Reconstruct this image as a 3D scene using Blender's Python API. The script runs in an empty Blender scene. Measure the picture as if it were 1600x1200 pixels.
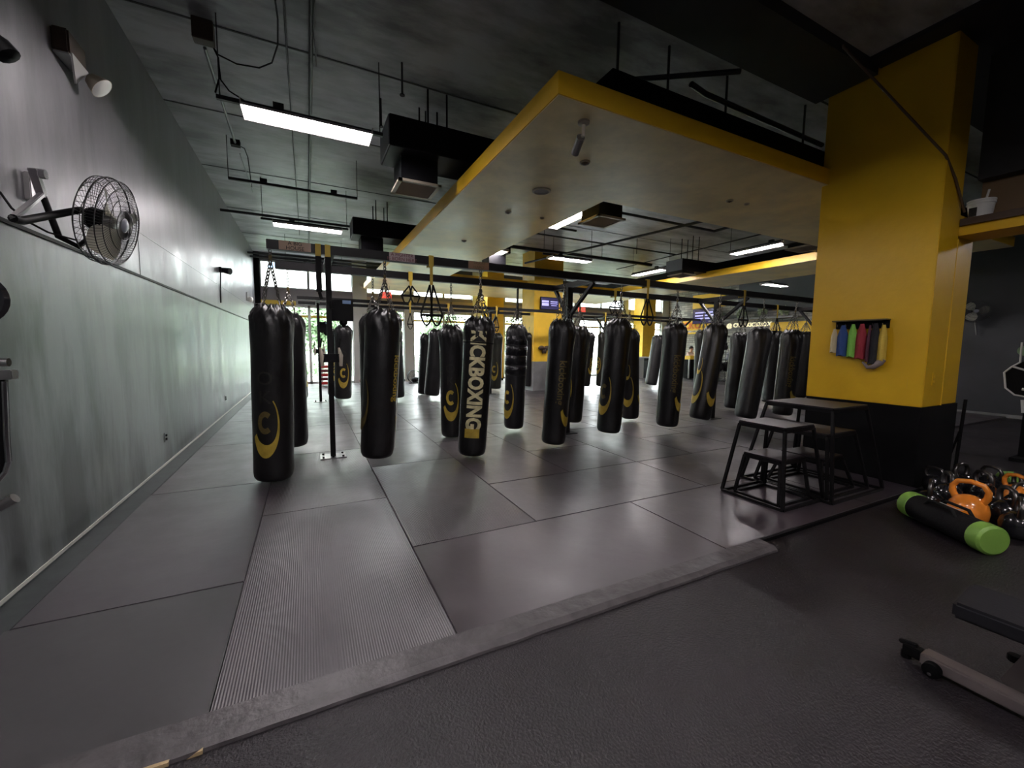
import bpy, bmesh, math, random
import numpy as np
from mathutils import Vector, Matrix, Quaternion, noise
random.seed(7)
PI = math.pi
scene = bpy.context.scene
COL = scene.collection
# ---------------------------------------------------------------- camera
H = 1.5
FPX = 639.31
CX = Vector((0.89556452, 0.03124062, -0.44383354))
CY = Vector((-0.44480726, 0.08645157, -0.89144413))
CZ = Vector((0.01052084, 0.99576611, 0.09131901))
R3 = Matrix((CX, CY, CZ))
# re-orthonormalise
c0 = R3.col[0].normalized(); c1 = (R3.col[1] - c0 * R3.col[1].dot(c0)).normalized(); c2 = c0.cross(c1)
R3 = Matrix((c0, c1, c2)).transposed()
cam_d = bpy.data.cameras.new('camera'); cam = bpy.data.objects.new('camera', cam_d); COL.objects.link(cam)
cam_d.sensor_width = 36; cam_d.sensor_fit = 'HORIZONTAL'; cam_d.lens = FPX * 36 / 1600
cam_d.clip_start = .02; cam_d.clip_end = 300
cam.matrix_world = Matrix.Translation((0, 0, H)) @ R3.to_4x4()
scene.camera = cam
CAMP = Vector((0, 0, H))
def ray(px, py): return R3 @ Vector((px - 800, 600 - py, -FPX))
def atY(px, py, y): d = ray(px, py); return CAMP + d * (y / d.y)
def atX(px, py, x): d = ray(px, py); return CAMP + d * (x / d.x)
def atZ(px, py, z): d = ray(px, py); return CAMP + d * ((z - H) / d.z)
# ---------------------------------------------------------------- world and exposure
w = bpy.data.worlds.new('sky'); scene.world = w; w.use_nodes = True
nt = w.node_tree; bg = nt.nodes['Background']
bg.inputs[0].default_value = (0.93, 0.95, 1.0, 1); bg.inputs[1].default_value = 8.5
scene.view_settings.view_transform = 'Standard'; scene.view_settings.look = 'None'
scene.view_settings.exposure = 1.35; scene.view_settings.gamma = 1
scene.view_settings.use_curve_mapping = False
LAMP = 33.0     # strength of the fluorescent tubes
# ---------------------------------------------------------------- materials
def mat(name, col, rough=.5, metal=0, spec=.5, emit=None, es=0, bump=0, bscale=20, var=0, vscale=3, stretch=(1,1,1), rvar=0, coat=0, vk=.2):
    m = bpy.data.materials.new(name); m.use_nodes = True
    n = m.node_tree; b = n.nodes['Principled BSDF']
    b.inputs['Base Color'].default_value = (*col, 1); b.inputs['Roughness'].default_value = rough
    b.inputs['Metallic'].default_value = metal; b.inputs['Specular IOR Level'].default_value = spec
    b.inputs['Coat Weight'].default_value = coat
    if emit: b.inputs['Emission Color'].default_value = (*emit, 1); b.inputs['Emission Strength'].default_value = es
    if bump or var or rvar:
        g = n.nodes.new('ShaderNodeNewGeometry')
        mp = n.nodes.new('ShaderNodeMapping'); mp.inputs['Scale'].default_value = stretch
        n.links.new(g.outputs['Position'], mp.inputs['Vector'])
    if var or rvar:
        t = n.nodes.new('ShaderNodeTexNoise'); t.inputs['Scale'].default_value = vscale; t.inputs['Detail'].default_value = 6
        t.inputs['Roughness'].default_value = .62
        n.links.new(mp.outputs[0], t.inputs['Vector'])
        if var:
            r = n.nodes.new('ShaderNodeMapRange'); r.inputs[1].default_value = .5 - vk; r.inputs[2].default_value = .5 + vk
            r.inputs[3].default_value = 1 - var; r.inputs[4].default_value = 1 + var
            n.links.new(t.outputs['Fac'], r.inputs[0])
            mx = n.nodes.new('ShaderNodeVectorMath'); mx.operation = 'MULTIPLY'; mx.inputs[0].default_value = col
            n.links.new(r.outputs[0], mx.inputs[1]); n.links.new(mx.outputs[0], b.inputs['Base Color'])
        if rvar:
            r = n.nodes.new('ShaderNodeMapRange'); r.inputs[1].default_value = .3; r.inputs[2].default_value = .7
            r.inputs[3].default_value = max(.29, rough - rvar); r.inputs[4].default_value = rough + rvar
            n.links.new(t.outputs['Fac'], r.inputs[0]); n.links.new(r.outputs[0], b.inputs['Roughness'])
    if bump:
        t2 = n.nodes.new('ShaderNodeTexNoise'); t2.inputs['Scale'].default_value = bscale; t2.inputs['Detail'].default_value = 4
        n.links.new(mp.outputs[0], t2.inputs['Vector'])
        bp = n.nodes.new('ShaderNodeBump'); bp.inputs['Strength'].default_value = bump; bp.inputs['Distance'].default_value = .01
        n.links.new(t2.outputs['Fac'], bp.inputs['Height']); n.links.new(bp.outputs[0], b.inputs['Normal'])
    return m
M = {}
M['wall'] = mat('wall_paint', (.110, .124, .125), .36, spec=.8, var=.55, vscale=2.2, stretch=(1, 1, .22), bump=.5, bscale=4, rvar=.12, vk=.085)
M['wall_up'] = mat('wall_paint_upper', (.128, .122, .136), .40, spec=.6, var=.35, vscale=1.8, stretch=(1, 1, .25), bump=.4, bscale=4, rvar=.1, vk=.09)
M['wall_dark'] = mat('dark_wall_paint', (.035, .036, .042), .5, var=.1, bump=.2, bscale=8)
M['ceil'] = mat('ceiling_paint', (.36, .372, .385), .42, var=.5, vscale=1.1, stretch=(.6,1.6,1), bump=.5, bscale=4, rvar=.08, vk=.12)
M['ceil_dark'] = mat('dark_ceiling_paint', (.022, .022, .023), .6, var=.2)
M['yellow'] = mat('yellow_paint', (.72, .43, .012), .40, var=.05, vscale=2, bump=.35, bscale=14)
M['yellow_pale'] = mat('yellow_paint_column', (.80, .50, .03), .45, var=.08, vscale=3, bump=.2, bscale=14)
M['soffit'] = mat('soffit_underside', (.68, .55, .29), 0.36, vk=.12, var=.16, vscale=1.3, bump=.5, bscale=1.8, rvar=.07)
M['black'] = mat('black_paint', (.0035, .0035, .004), .6, spec=.12, var=.1)
M['steel_black'] = mat('black_powder_coat', (.0055, .005, .0055), .45, spec=.22, bump=.1, bscale=60)
M['duct'] = mat('black_duct', (.007, .007, .009), .5, spec=.2, var=.15)
M['duct_end'] = mat('grey_duct_end', (.20, .21, .25), .5, var=.1)
M['conduit'] = mat('dark_conduit', (.03, .032, .032), .45)
M['conduit_lt'] = mat('grey_conduit', (.22, .24, .24), .4, metal=.3)
M['lt'] = mat('lamp_tube', (1, 1, 1), .4, emit=(1.0, .935, .96), es=LAMP)
M['lthous'] = mat('lamp_housing', (.55, .52, .5), .4)
M['vinyl'] = mat('bag_vinyl', (.0065, .006, .0065), .34, var=.2, vscale=6, bump=.45, bscale=10, rvar=.09)
M['vinyl_grey'] = mat('bag_vinyl_dusty', (.014, .014, .016), .40, var=.25, vscale=6, bump=.3, bscale=11)
M['vinyl_green'] = mat('bag_vinyl_faded', (.018, .019, .013), .38, var=.2, vscale=6, bump=.3, bscale=11)
M['tape'] = mat('duct_tape_black', (.01, .01, .012), .25, bump=1.0, bscale=22)
M['seam'] = mat('white_piping', (.55, .55, .5), .5)
M['gold'] = mat('gold_print', (.40, .28, .035), .45, var=.25, vscale=9)
M['gold_dim'] = mat('worn_gold_print', (.11, .08, .02), .5, var=.35, vscale=9)
M['ghost'] = mat('worn_grey_print', (.018, .017, .013), .5, var=.3, vscale=9)
M['palegold'] = mat('pale_gold_print', (.62, .56, .33), .3, var=.3, vscale=12)
M['chain'] = mat('chain_steel', (.16, .15, .14), .35, metal=.9)
M['chrome'] = mat('chrome', (.62, .6, .6), .14, metal=1)
M['silver'] = mat('brushed_silver', (.30, .29, .29), .3, metal=.9)
M['fanblade'] = mat('fan_blade', (.72, .70, .62), .35, metal=.5)
M['wire'] = mat('fan_wire', (.05, .05, .05), .35, metal=.5)
M['strap'] = mat('black_webbing', (.009, .009, .009), .7, spec=.2)
M['ystrap'] = mat('yellow_webbing', (.60, .42, .05), .6)
M['white'] = mat('white_plastic', (.65, .65, .62), .45)
M['cream'] = mat('cream_plastic', (.42, .37, .29), .5)
M['brown'] = mat('bronze_plastic', (.07, .045, .03), .5)
M['whitemetal'] = mat('pale_window_frame', (.42, .44, .42), .4)
M['winbeam'] = mat('window_header_paint', (.20, .185, .19), .5, var=.06)
M['winbeam2'] = mat('taupe_header_paint', (.33, .28, .22), .5, var=.06)
M['red'] = mat('red_plastic', (.45, .03, .03), .4)
M['darkred'] = mat('maroon_plastic', (.13, .02, .03), .4)
M['exit'] = mat('exit_red', (.8, .08, .05), .4, emit=(1, .12, .08), es=.3)
M['brick'] = None
M['concrete'] = mat('grey_concrete', (.20, .20, .20), .7, var=.15)
M['rubber'] = mat('mat_rubber', (.037, .029, .036), .35, var=.14, vscale=2.5, bump=.10, bscale=12, rvar=.10, spec=1.0, vk=.13)
M['rubber_b'] = mat('mat_rubber_brownish', (.044, .033, .040), .36, var=.14, vscale=2.5, bump=.10, bscale=12, rvar=.10, spec=1.0, vk=.13)
M['rubber_c'] = mat('mat_rubber_greenish', (.046, .043, .046), .40, var=.12, vscale=2.5, bump=.08, bscale=12, rvar=.07, spec=.6)
M['curb'] = mat('mat_border_strip', (.075, .068, .071), .45, var=.3, vscale=8, bump=.8, bscale=16)
M['wood_chip'] = mat('bare_wood', (.45, .33, .18), .7)
M['orange'] = mat('orange_cast_iron', (.85, .27, .03), .22, var=.1, coat=.5)
M['iron'] = mat('black_cast_iron', (.012, .012, .014), .18, coat=.5)
M['kbh'] = mat('worn_steel_handle', (.14, .13, .125), .3, metal=.9)
M['green'] = mat('lime_vinyl', (.22, .42, .07), .5, var=.1)
M['fabric_black'] = mat('black_fabric', (.009, .008, .009), .75, spec=.15, bump=.3, bscale=60)
M['plyotop'] = mat('step_rubber_top', (.022, .017, .020), .45, spec=.35, var=.2, vscale=9)
M['pad'] = mat('bench_upholstery', (.012, .012, .015), .5, spec=.35, bump=.15, bscale=60)
M['bench'] = mat('bench_tube', (.20, .17, .165), .35, metal=.4, var=.15)
M['skin'] = mat('skin', (.55, .32, .24), .5)
M['hair'] = mat('hair', (.03, .02, .015), .6)
M['pink'] = mat('pale_pink_shirt', (.62, .45, .43), .8)
M['screen'] = mat('screen_glow', (.02, .02, .05), .2, emit=(.10, .08, .45), es=.05)
M['screen_lit'] = mat('screen_text_glow', (.5, .5, .9), .2, emit=(.40, .38, 1), es=.35)
M['leaf'] = mat('leaves', (.20, .30, .16), .6, var=.35, vscale=5)
M['leaf2'] = mat('pale_leaves', (.34, .40, .24), .6, var=.35, vscale=5)
M['bark'] = mat('bark', (.12, .09, .06), .8)
M['bldg'] = mat('white_render', (.62, .64, .62), .8, var=.06)
M['blueglass'] = mat('dark_window_pane', (.12, .2, .3), .15)
M['outground'] = mat('pale_paving', (.20, .21, .2), .7, var=.1)
M['lawn'] = mat('lawn', (.12, .16, .1), .9, var=.2)
for k, c in dict(t_blue=(.02, .06, .22), t_green=(.22, .55, .08), t_red=(.30, .02, .035), t_maroon=(.10, .03, .05), t_black=(.01, .01, .014), t_yellow=(.6, .42, .06), t_cream=(.6, .5, .3)).items():
    M[k] = mat(k, c, .75, bump=.4, bscale=70)
# glass: clear pane with a faint reflection
g = bpy.data.materials.new('window_glass'); g.use_nodes = True; n = g.node_tree; n.nodes.clear()
o_ = n.nodes.new('ShaderNodeOutputMaterial'); mx = n.nodes.new('ShaderNodeMixShader'); tr = n.nodes.new('ShaderNodeBsdfTransparent'); gl = n.nodes.new('ShaderNodeBsdfGlossy')
tr.inputs[0].default_value = (.95, .98, .96, 1); gl.inputs['Roughness'].default_value = .03; mx.inputs[0].default_value = .06
n.links.new(tr.outputs[0], mx.inputs[1]); n.links.new(gl.outputs[0], mx.inputs[2]); n.links.new(mx.outputs[0], o_.inputs[0]); M['glass'] = g
# ribbed mat: ribs running away along y
def add_ribs(m, step, strength):
    n = m.node_tree; b = n.nodes['Principled BSDF']
    ge = n.nodes.new('ShaderNodeNewGeometry'); wv = n.nodes.new('ShaderNodeTexWave'); wv.wave_type = 'BANDS'; wv.bands_direction = 'X'
    wv.inputs['Scale'].default_value = 1 / step / 3.18; wv.inputs['Distortion'].default_value = 0
    n.links.new(ge.outputs['Position'], wv.inputs['Vector'])
    bp = n.nodes.new('ShaderNodeBump'); bp.inputs['Strength'].default_value = strength; bp.inputs['Distance'].default_value = .004
    n.links.new(wv.outputs['Fac'], bp.inputs['Height'])
    for l in list(n.links):
        if l.to_node == b and l.to_socket.name == 'Normal': n.links.new(l.from_socket, bp.inputs['Normal']); n.links.remove(l)
    n.links.new(bp.outputs[0], b.inputs['Normal'])
M['rubber_rib'] = mat('mat_rubber_ribbed', (.041, .032, .039), .35, var=.14, vscale=2.5, bump=.08, bscale=12, rvar=.09, spec=1.0, vk=.13)
add_ribs(M['rubber_rib'], .0125, .35)
# speckled gym rubber
m = mat('gym_rubber_floor', (.0125, .0092, .012), .43, spec=.55, var=.3, vscale=1.3, bump=.8, bscale=90, rvar=.10); M['gymfloor'] = m
# stone wall
m = mat('stone_wall', (.30, .29, .27), .8); n = m.node_tree; b = n.nodes['Principled BSDF']
ge = n.nodes.new('ShaderNodeNewGeometry'); mp = n.nodes.new('ShaderNodeMapping'); mp.inputs['Rotation'].default_value = (0, PI/2, PI/2)
sep = n.nodes.new('ShaderNodeSeparateXYZ'); cmb = n.nodes.new('ShaderNodeCombineXYZ')
n.links.new(ge.outputs['Position'], sep.inputs[0]); n.links.new(sep.outputs['Y'], cmb.inputs['X']); n.links.new(sep.outputs['Z'], cmb.inputs['Y'])
bk = n.nodes.new('ShaderNodeTexBrick'); bk.inputs['Scale'].default_value = 1; bk.inputs['Brick Width'].default_value = .42; bk.inputs['Row Height'].default_value = .12; bk.inputs['Mortar Size'].default_value = .008
bk.inputs['Color1'].default_value = (.36, .35, .31, 1); bk.inputs['Color2'].default_value = (.17, .17, .17, 1); bk.inputs['Mortar'].default_value = (.06, .06, .06, 1)
n.links.new(cmb.outputs[0], bk.inputs['Vector']); n.links.new(bk.outputs['Color'], b.inputs['Base Color']); M['brick'] = m
# ---------------------------------------------------------------- mesh helpers
def nb(): return bmesh.new()
def box(bm, x0, x1, y0, y1, z0, z1):
    vs = [bm.verts.new((x, y, z)) for x in (x0, x1) for y in (y0, y1) for z in (z0, z1)]
    for f in ((0,1,3,2), (4,6,7,5), (0,4,5,1), (2,3,7,6), (0,2,6,4), (1,5,7,3)): bm.faces.new([vs[i] for i in f])
    return vs
def xf(bm, vs, mtx): bmesh.ops.transform(bm, matrix=mtx, verts=vs)
def obox(bm, c, ax, ay, az, hx, hy, hz):
    vs = box(bm, -hx, hx, -hy, hy, -hz, hz)
    m = Matrix((ax, ay, az)).transposed().to_4x4(); m.translation = Vector(c); xf(bm, vs, m); return vs
def bar(bm, a, b, wd, ht, up=Vector((0, 0, 1))):
    a = Vector(a); b = Vector(b); d = (b - a); L = d.length; d.normalize()
    s = d.cross(up)
    if s.length < 1e-4: s = d.cross(Vector((0, 1, 0)))
    s.normalize(); u = s.cross(d)
    return obox(bm, (a + b) / 2, d, s, u, L / 2, wd / 2, ht / 2)
def tube(bm, pts, r, n=8, closed=False, cap=True):
    pts = [Vector(p) for p in pts]; N = len(pts); rings = []
    up = None
    for i, p in enumerate(pts):
        if closed: t = (pts[(i + 1) % N] - pts[i - 1])
        else: t = pts[min(i + 1, N - 1)] - pts[max(i - 1, 0)]
        t.normalize()
        if up is None:
            up = Vector((0, 0, 1)) if abs(t.z) < .9 else Vector((1, 0, 0))
        s = t.cross(up)
        if s.length < 1e-5: s = t.orthogonal()
        s.normalize(); up = s.cross(t).normalized()
        rr = r[i] if isinstance(r, (list, tuple)) else r
        rings.append([bm.verts.new(p + (s * math.cos(2 * PI * k / n) + up * math.sin(2 * PI * k / n)) * rr) for k in range(n)])
    for i in range(N if closed else N - 1):
        A = rings[i]; B = rings[(i + 1) % N]
        for k in range(n):
            try: bm.faces.new((A[k], A[(k + 1) % n], B[(k + 1) % n], B[k]))
            except ValueError: pass
    if cap and not closed: bm.faces.new(rings[0][::-1]); bm.faces.new(rings[-1])
    return [v for R_ in rings for v in R_]
def lathe(bm, prof, n=24, mtx=None):
    rings = []; new = []
    for r, z in prof:
        if r < 1e-6: v = [bm.verts.new((0, 0, z))]
        else: v = [bm.verts.new((r * math.cos(2 * PI * k / n), r * math.sin(2 * PI * k / n), z)) for k in range(n)]
        rings.append(v); new += v
    for A, B in zip(rings, rings[1:]):
        for k in range(n):
            a = [A[k % len(A)], A[(k + 1) % len(A)]] if len(A) > 1 else [A[0]]
            b = [B[(k + 1) % len(B)], B[k % len(B)]] if len(B) > 1 else [B[0]]
            if len(a) + len(b) >= 3: bm.faces.new(a + b)
    if mtx is not None: xf(bm, new, mtx)
    return new
def sphere(bm, c, r, sx=1, sy=1, sz=1, u=16, v=10):
    prof = [(r * math.sin(PI * i / v) if 0 < i < v else 0, -r * math.cos(PI * i / v)) for i in range(v + 1)]
    return lathe(bm, prof, u, Matrix.Translation(c) @ Matrix.Diagonal((sx, sy, sz, 1)))
def prism(bm, pts, d):
    """pts: planar list of 3D points, extruded by vector d"""
    d = Vector(d); A = [bm.verts.new(p) for p in pts]; B = [bm.verts.new(Vector(p) + d) for p in pts]; N = len(pts)
    bm.faces.new(A[::-1]); bm.faces.new(B)
    for i in range(N): bm.faces.new((A[i], A[(i + 1) % N], B[(i + 1) % N], B[i]))
    return A + B
WL = {}
def base(o):
    return WL.get(o.name, Vector((0, 0, 0))) if o else Vector((0, 0, 0))
def obj(name, bm, m, parent=None, world=True, smooth=None, bevel=0, org=None):
    """org: world origin of a top-level mesh"""
    off = base(parent) if parent else (Vector(org) if org else Vector((0, 0, 0)))
    if world and off.length > 0: bmesh.ops.translate(bm, vec=-off, verts=bm.verts)
    bmesh.ops.recalc_face_normals(bm, faces=bm.faces)
    if bevel: bmesh.ops.bevel(bm, geom=[e for e in bm.edges if len(e.link_faces) == 2 and e.calc_face_angle(0) > .5], offset=bevel, segments=2, affect='EDGES', clamp_overlap=True)
    me = bpy.data.meshes.new(name); bm.to_mesh(me); bm.free(); me.materials.append(M[m] if isinstance(m, str) else m)
    if smooth is not None:
        me.polygons.foreach_set('use_smooth', [True] * len(me.polygons))
        try: me.set_sharp_from_angle(angle=math.radians(smooth))
        except Exception: pass
    o = bpy.data.objects.new(name, me); COL.objects.link(o)
    if parent: o.parent = parent; WL[o.name] = off
    elif org: o.location = org; WL[o.name] = Vector(org)
    return o
def tag(o, label, cat, group=None, kind=None):
    o['label'] = label; o['category'] = cat
    if group: o['group'] = group
    if kind: o['kind'] = kind
    return o
def thing(name, label, cat, loc=(0, 0, 0), group=None):
    o = bpy.data.objects.new(name, None); COL.objects.link(o); o.location = loc; WL[o.name] = Vector(loc)
    o.empty_display_size = .1
    return tag(o, label, cat, group)
def struct(name, bm, m, parent=None, label=None, **k):
    o = obj(name, bm, m, parent, **k)
    if not parent: o['kind'] = 'structure'; o['label'] = label or name.replace('_', ' ')
    return o
def text_bm(s, size, mtx, extr=.002, bold=0.0, cut=None):
    cu = bpy.data.curves.new('t', 'FONT'); cu.body = s; cu.size = size; cu.extrude = extr; cu.offset = bold
    cu.align_x = 'CENTER'; cu.align_y = 'CENTER'; cu.resolution_u = 3
    o = bpy.data.objects.new('t', cu); COL.objects.link(o)
    dg = bpy.context.evaluated_depsgraph_get(); me = o.evaluated_get(dg).to_mesh()
    bm = nb(); bm.from_mesh(me); o.evaluated_get(dg).to_mesh_clear(); bpy.data.objects.remove(o); bpy.data.curves.remove(cu)
    bmesh.ops.transform(bm, matrix=mtx, verts=bm.verts)
    return bm
# ================================================================ SETTING
WX = -1.63; YW = 17.3; CZ_ = 4.75; XR = 18.6; FZ = -.03; YB = -4.0
b = nb(); box(b, WX - .2, XR + .2, YB - .2, YW + .3, FZ - .2, FZ); struct('floor', b, 'gymfloor', label='black speckled rubber gym floor')
b = nb(); box(b, WX - .2, XR + .2, YB - .2, YW + .3, CZ_, CZ_ + .2); struct('ceiling', b, 'ceil', label='dark grey concrete slab ceiling')
b = nb(); box(b, WX - .2, WX, YB, YW + .2, FZ, 2.225); wl = struct('wall_left', b, 'wall', label='mottled grey green painted left wall')
b = nb(); box(b, WX - .2, WX, YB, YW + .2, 2.225, CZ_); obj('upper_wall_panel', b, 'wall_up', wl)
b = nb(); box(b, WX, WX + .012, YB, YW, 2.215, 2.24); struct('trim_1', b, 'black', label='thin dark groove strip along the left wall')
b = nb(); box(b, WX, WX + .006, YB, YW, -.012, .012); struct('baseboard_left', b, 'seam', label='pale caulk line at the foot of the left wall')
b = nb(); box(b, WX, WX + .004, 5.95, 5.965, 2.24, 2.72); box(b, WX, WX + .003, 5.9, YW, 2.71, 2.722); struct('trim_2', b, 'wall', label='faint plaster board joint on the left wall')
b = nb(); box(b, WX - .2, XR + .2, YB - .2, YB, FZ, CZ_); struct('wall_back', b, 'wall_dark', label='dark wall behind the viewpoint')
b = nb(); box(b, XR, XR + .2, YB, YW + .2, FZ, CZ_); struct('wall_right', b, 'brick', label='grey stone feature wall on the far right')
b = nb(); box(b, 14.5, 14.65, YB, 6.2, FZ, CZ_); struct('wall_right_near', b, 'wall_dark', label='dark painted wall beyond the side opening')
b = nb(); box(b, 14.47, 14.5, YB, 6.2, FZ, .05); struct('baseboard_right', b, 'concrete', label='grey base strip of the dark side wall')
b = nb(); box(b, 14.65, XR, 6.05, 6.2, FZ, CZ_); struct('wall_right_return', b, 'wall_dark', label='dark return wall at the far right')
b = nb(); box(b, XR - .06, XR, 6.2, 13.0, 3.25, CZ_); struct('trim_3', b, 'wall_dark', label='dark painted band above the stone wall')
b = nb(); box(b, WX, -1.462, 1.93, YW, FZ, FZ + .006); struct('trim_15', b, mat('painted_floor_edge', (.03, .036, .037), .5, var=.3, vscale=7), label='narrow painted floor strip between the left wall and the mats')
# ceiling joints, beams
b = nb()
for y in (1.2, 3.3, 5.42, 7.3, 9.5, 12.1, 14.6): box(b, WX, XR, y - .012, y + .012, CZ_ - .006, CZ_)
struct('trim_4', b, 'ceil_dark', label='dark slab joints across the ceiling')
b = nb(); box(b, 1.2, 5.90, 2.6, 3.24, 4.62, CZ_); struct('trim_5', b, 'ceil_dark', label='dark downstand beam above the yellow bulkhead')
b = nb(); box(b, 5.7, XR, YB, 2.6, 4.70, CZ_ ); struct('trim_6', b, 'ceil_dark', label='black painted ceiling over the right side')
# mats -------------------------------------------------------------
mats_near = [
 (-1.46, -.41, 1.92, 2.955, 'rubber_c', 'smooth olive grey mat in the near left corner by the border strip'),
 (-1.44, -.41, 2.96, 5.09, 'rubber', 'plain dark mat beside the left wall, second from the border strip'),
 (-1.43, -.41, 5.095, 7.22, 'rubber_b', 'dark mat against the left wall directly left of the nearest punching bag'),
 (-.405, .65, 1.92, 4.06, 'rubber_rib', 'finely ribbed long mat in the front centre touching the border strip'),
 (-.405, .65, 4.065, 6.2, 'rubber_rib', 'ribbed mat carrying the bolted foot of the first rig post'),
 (.655, 2.77, 1.92, 2.95, 'rubber_b', 'wide brownish mat laid sideways along the border strip'),
 (.655, 1.715, 2.955, 5.18, 'rubber_rib', 'scuffed shiny mat between the ribbed mat and the bags'),
 (2.775, 4.9, 1.92, 2.95, 'rubber_b', 'sideways mat under the smaller metal jump box'),
 (1.72, 3.85, 2.955, 4.0, 'rubber', 'sideways grey mat in the middle of the floor, in front of the bag row'),
 (3.855, 5.94, 2.955, 4.0, 'rubber_b', 'sideways mat behind the metal jump boxes'),
 (4.905, 5.94, 1.92, 2.95, 'rubber', 'dark mat between the taller jump box and the yellow column'),
]
for x0, x1, y0, y1, mm, lb in mats_near:
    b = nb(); box(b, x0, x1, y0, y1, 0, .03); o = obj('floor_mat', b, mm, bevel=.004); o.location = (0, 0, 0)
    for v in o.data.vertices: v.co -= Vector((x0, y0, 0))
    o.location = (x0, y0, FZ); tag(o, lb, 'floor mat', 'mats of the bag floor')
kinds = ['rubber', 'rubber_b', 'rubber', 'rubber_c', 'rubber_b']
far_src = {}
ORD = ['first', 'second', 'third', 'fourth', 'fifth', 'sixth', 'seventh', 'eighth', 'ninth', 'tenth', 'eleventh', 'twelfth', 'thirteenth', 'fourteenth', 'fifteenth', 'sixteenth', 'seventeenth']
RC = {}
def far_mat(x0, x1, y0, y1, i):
    cc = round((x0 + 1.43) / 1.06); rr = RC.get(cc, 0); RC[cc] = rr + 1
    key = (round(x1 - x0, 3), round(y1 - y0, 3), kinds[i % 5])
    if key not in far_src:
        b = nb(); box(b, 0, x1 - x0 - .004, 0, y1 - y0 - .004, 0, .03)
        o = obj('floor_mat', b, key[2], bevel=.004); far_src[key] = o
    else:
        o = far_src[key].copy(); COL.objects.link(o)
    o.location = (x0, y0, FZ); tag(o, 'dark rubber mat, ' + ORD[cc] + ' column from the left wall, ' + ORD[rr] + ' back behind the front mats', 'floor mat', 'mats of the bag floor')
k = 0
for c, (x0, x1, ys) in enumerate([(-1.43, -.405, 7.225), (-.405, .655, 6.205), (.655, 1.72, 5.185)]):
    y = ys
    while y < YW - .1:
        y2 = min(y + 2.12, YW - .05); far_mat(x0, x1, y, y2, k); k += 2; y = y2
x = 1.72; c = 0
while x < 15:
    y = 4.005 if x < 5.9 else 3.3
    if c % 2: y2 = y + 1.06; far_mat(x, x + 1.06, y, y2, k); y = y2
    while y < YW - .1:
        y2 = min(y + 2.12, YW - .05); far_mat(x, x + 1.06, y, y2, k); k += 3; y = y2
    x += 1.06; c += 1
# border strip: sloped, chipped
b = nb(); N = 60; x0 = -1.6; x1 = 3.15; rows = []
for i in range(N + 1):
    x = x0 + (x1 - x0) * i / N; j = .006 * (noise.noise(Vector((x * 5, 0, 3))))
    sec = [(1.765 + j, FZ), (1.768 + j, FZ + .014), (1.80 + j, .002), (1.915, .008), (1.917, FZ)]
    rows.append([b.verts.new((x, y, z + (.002 * noise.noise(Vector((x * 9, y * 20, 0))) if z > FZ else 0))) for y, z in sec])
for A, B in zip(rows, rows[1:]):
    for i in range(5): b.faces.new((A[i], A[(i + 1) % 5], B[(i + 1) % 5], B[i]))
b.faces.new(rows[0]); b.faces.new(rows[-1][::-1])
st = struct('trim_7', b, 'curb', label='worn grey ramp strip along the front edge of the mats')
b = nb()
for x, l in ((-.60, .10), (-.42, .02)):
    vs = box(b, x, x + l, 1.757, 1.772, FZ + .001, FZ + .016); vs[3].co.x += .02; vs[0].co.x -= .03
obj('bare_wood_chip', b, 'wood_chip', st)
b = nb(); box(b, 3.15, 5.95, 1.895, 1.918, FZ, -.002); struct('trim_8', b, 'black', label='dark seam edge of the mats near the column')
# ---------------------------------------------------------------- yellow bulkhead (ring)
X0, X1, X2, X3 = 1.91, 3.85, 10.6, 12.6; Y0, Y1, Y2, Y3 = 3.04, 4.86, 12.6, 16.2
ZB, ZT = 3.58, 3.76
def ring(bm, a0, a1, a2, a3, c0, c1, c2, c3, z0, z1):
    for z, fl in ((z0, 0), (z1, 1)):
        O = [bm.verts.new(p) for p in ((a0, c0, z), (a3, c0, z), (a3, c3, z), (a0, c3, z))]
        I = [bm.verts.new(p) for p in ((a1, c1, z), (a2, c1, z), (a2, c2, z), (a1, c2, z))]
        for i in range(4): bm.faces.new((O[i], O[(i + 1) % 4], I[(i + 1) % 4], I[i]))
        if fl:
            for i in range(4):
                j = (i + 1) % 4
                bm.faces.new((pO[i], pO[j], O[j], O[i])); bm.faces.new((pI[i], pI[j], I[j], I[i]))
        pO, pI = O, I
b = nb(); ring(b, X0, X1, X2, X3, Y0, Y1, Y2, Y3, ZB, ZT); sf = struct('trim_9', b, 'yellow', label='yellow edged rectangular ceiling bulkhead')
b = nb(); ring(b, X0 + .012, X1 - .012, X2 + .012, X3 - .012, Y0 + .012, Y1 - .012, Y2 + .012, Y3 - .012, ZB - .006, ZB + .004); obj('pale_underside', b, 'soffit', sf)
b = nb(); box(b, 2.55, 12.3, Y0 + .10, Y1 - .3, ZT, 4.02); box(b, X2 + .4, 12.3, Y1, Y3 - .5, ZT, 4.05); box(b, X0 + .5, X1 - .5, 6.5, 15, ZT, 3.95)
obj('black_upstand', b, 'black', sf)
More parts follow.
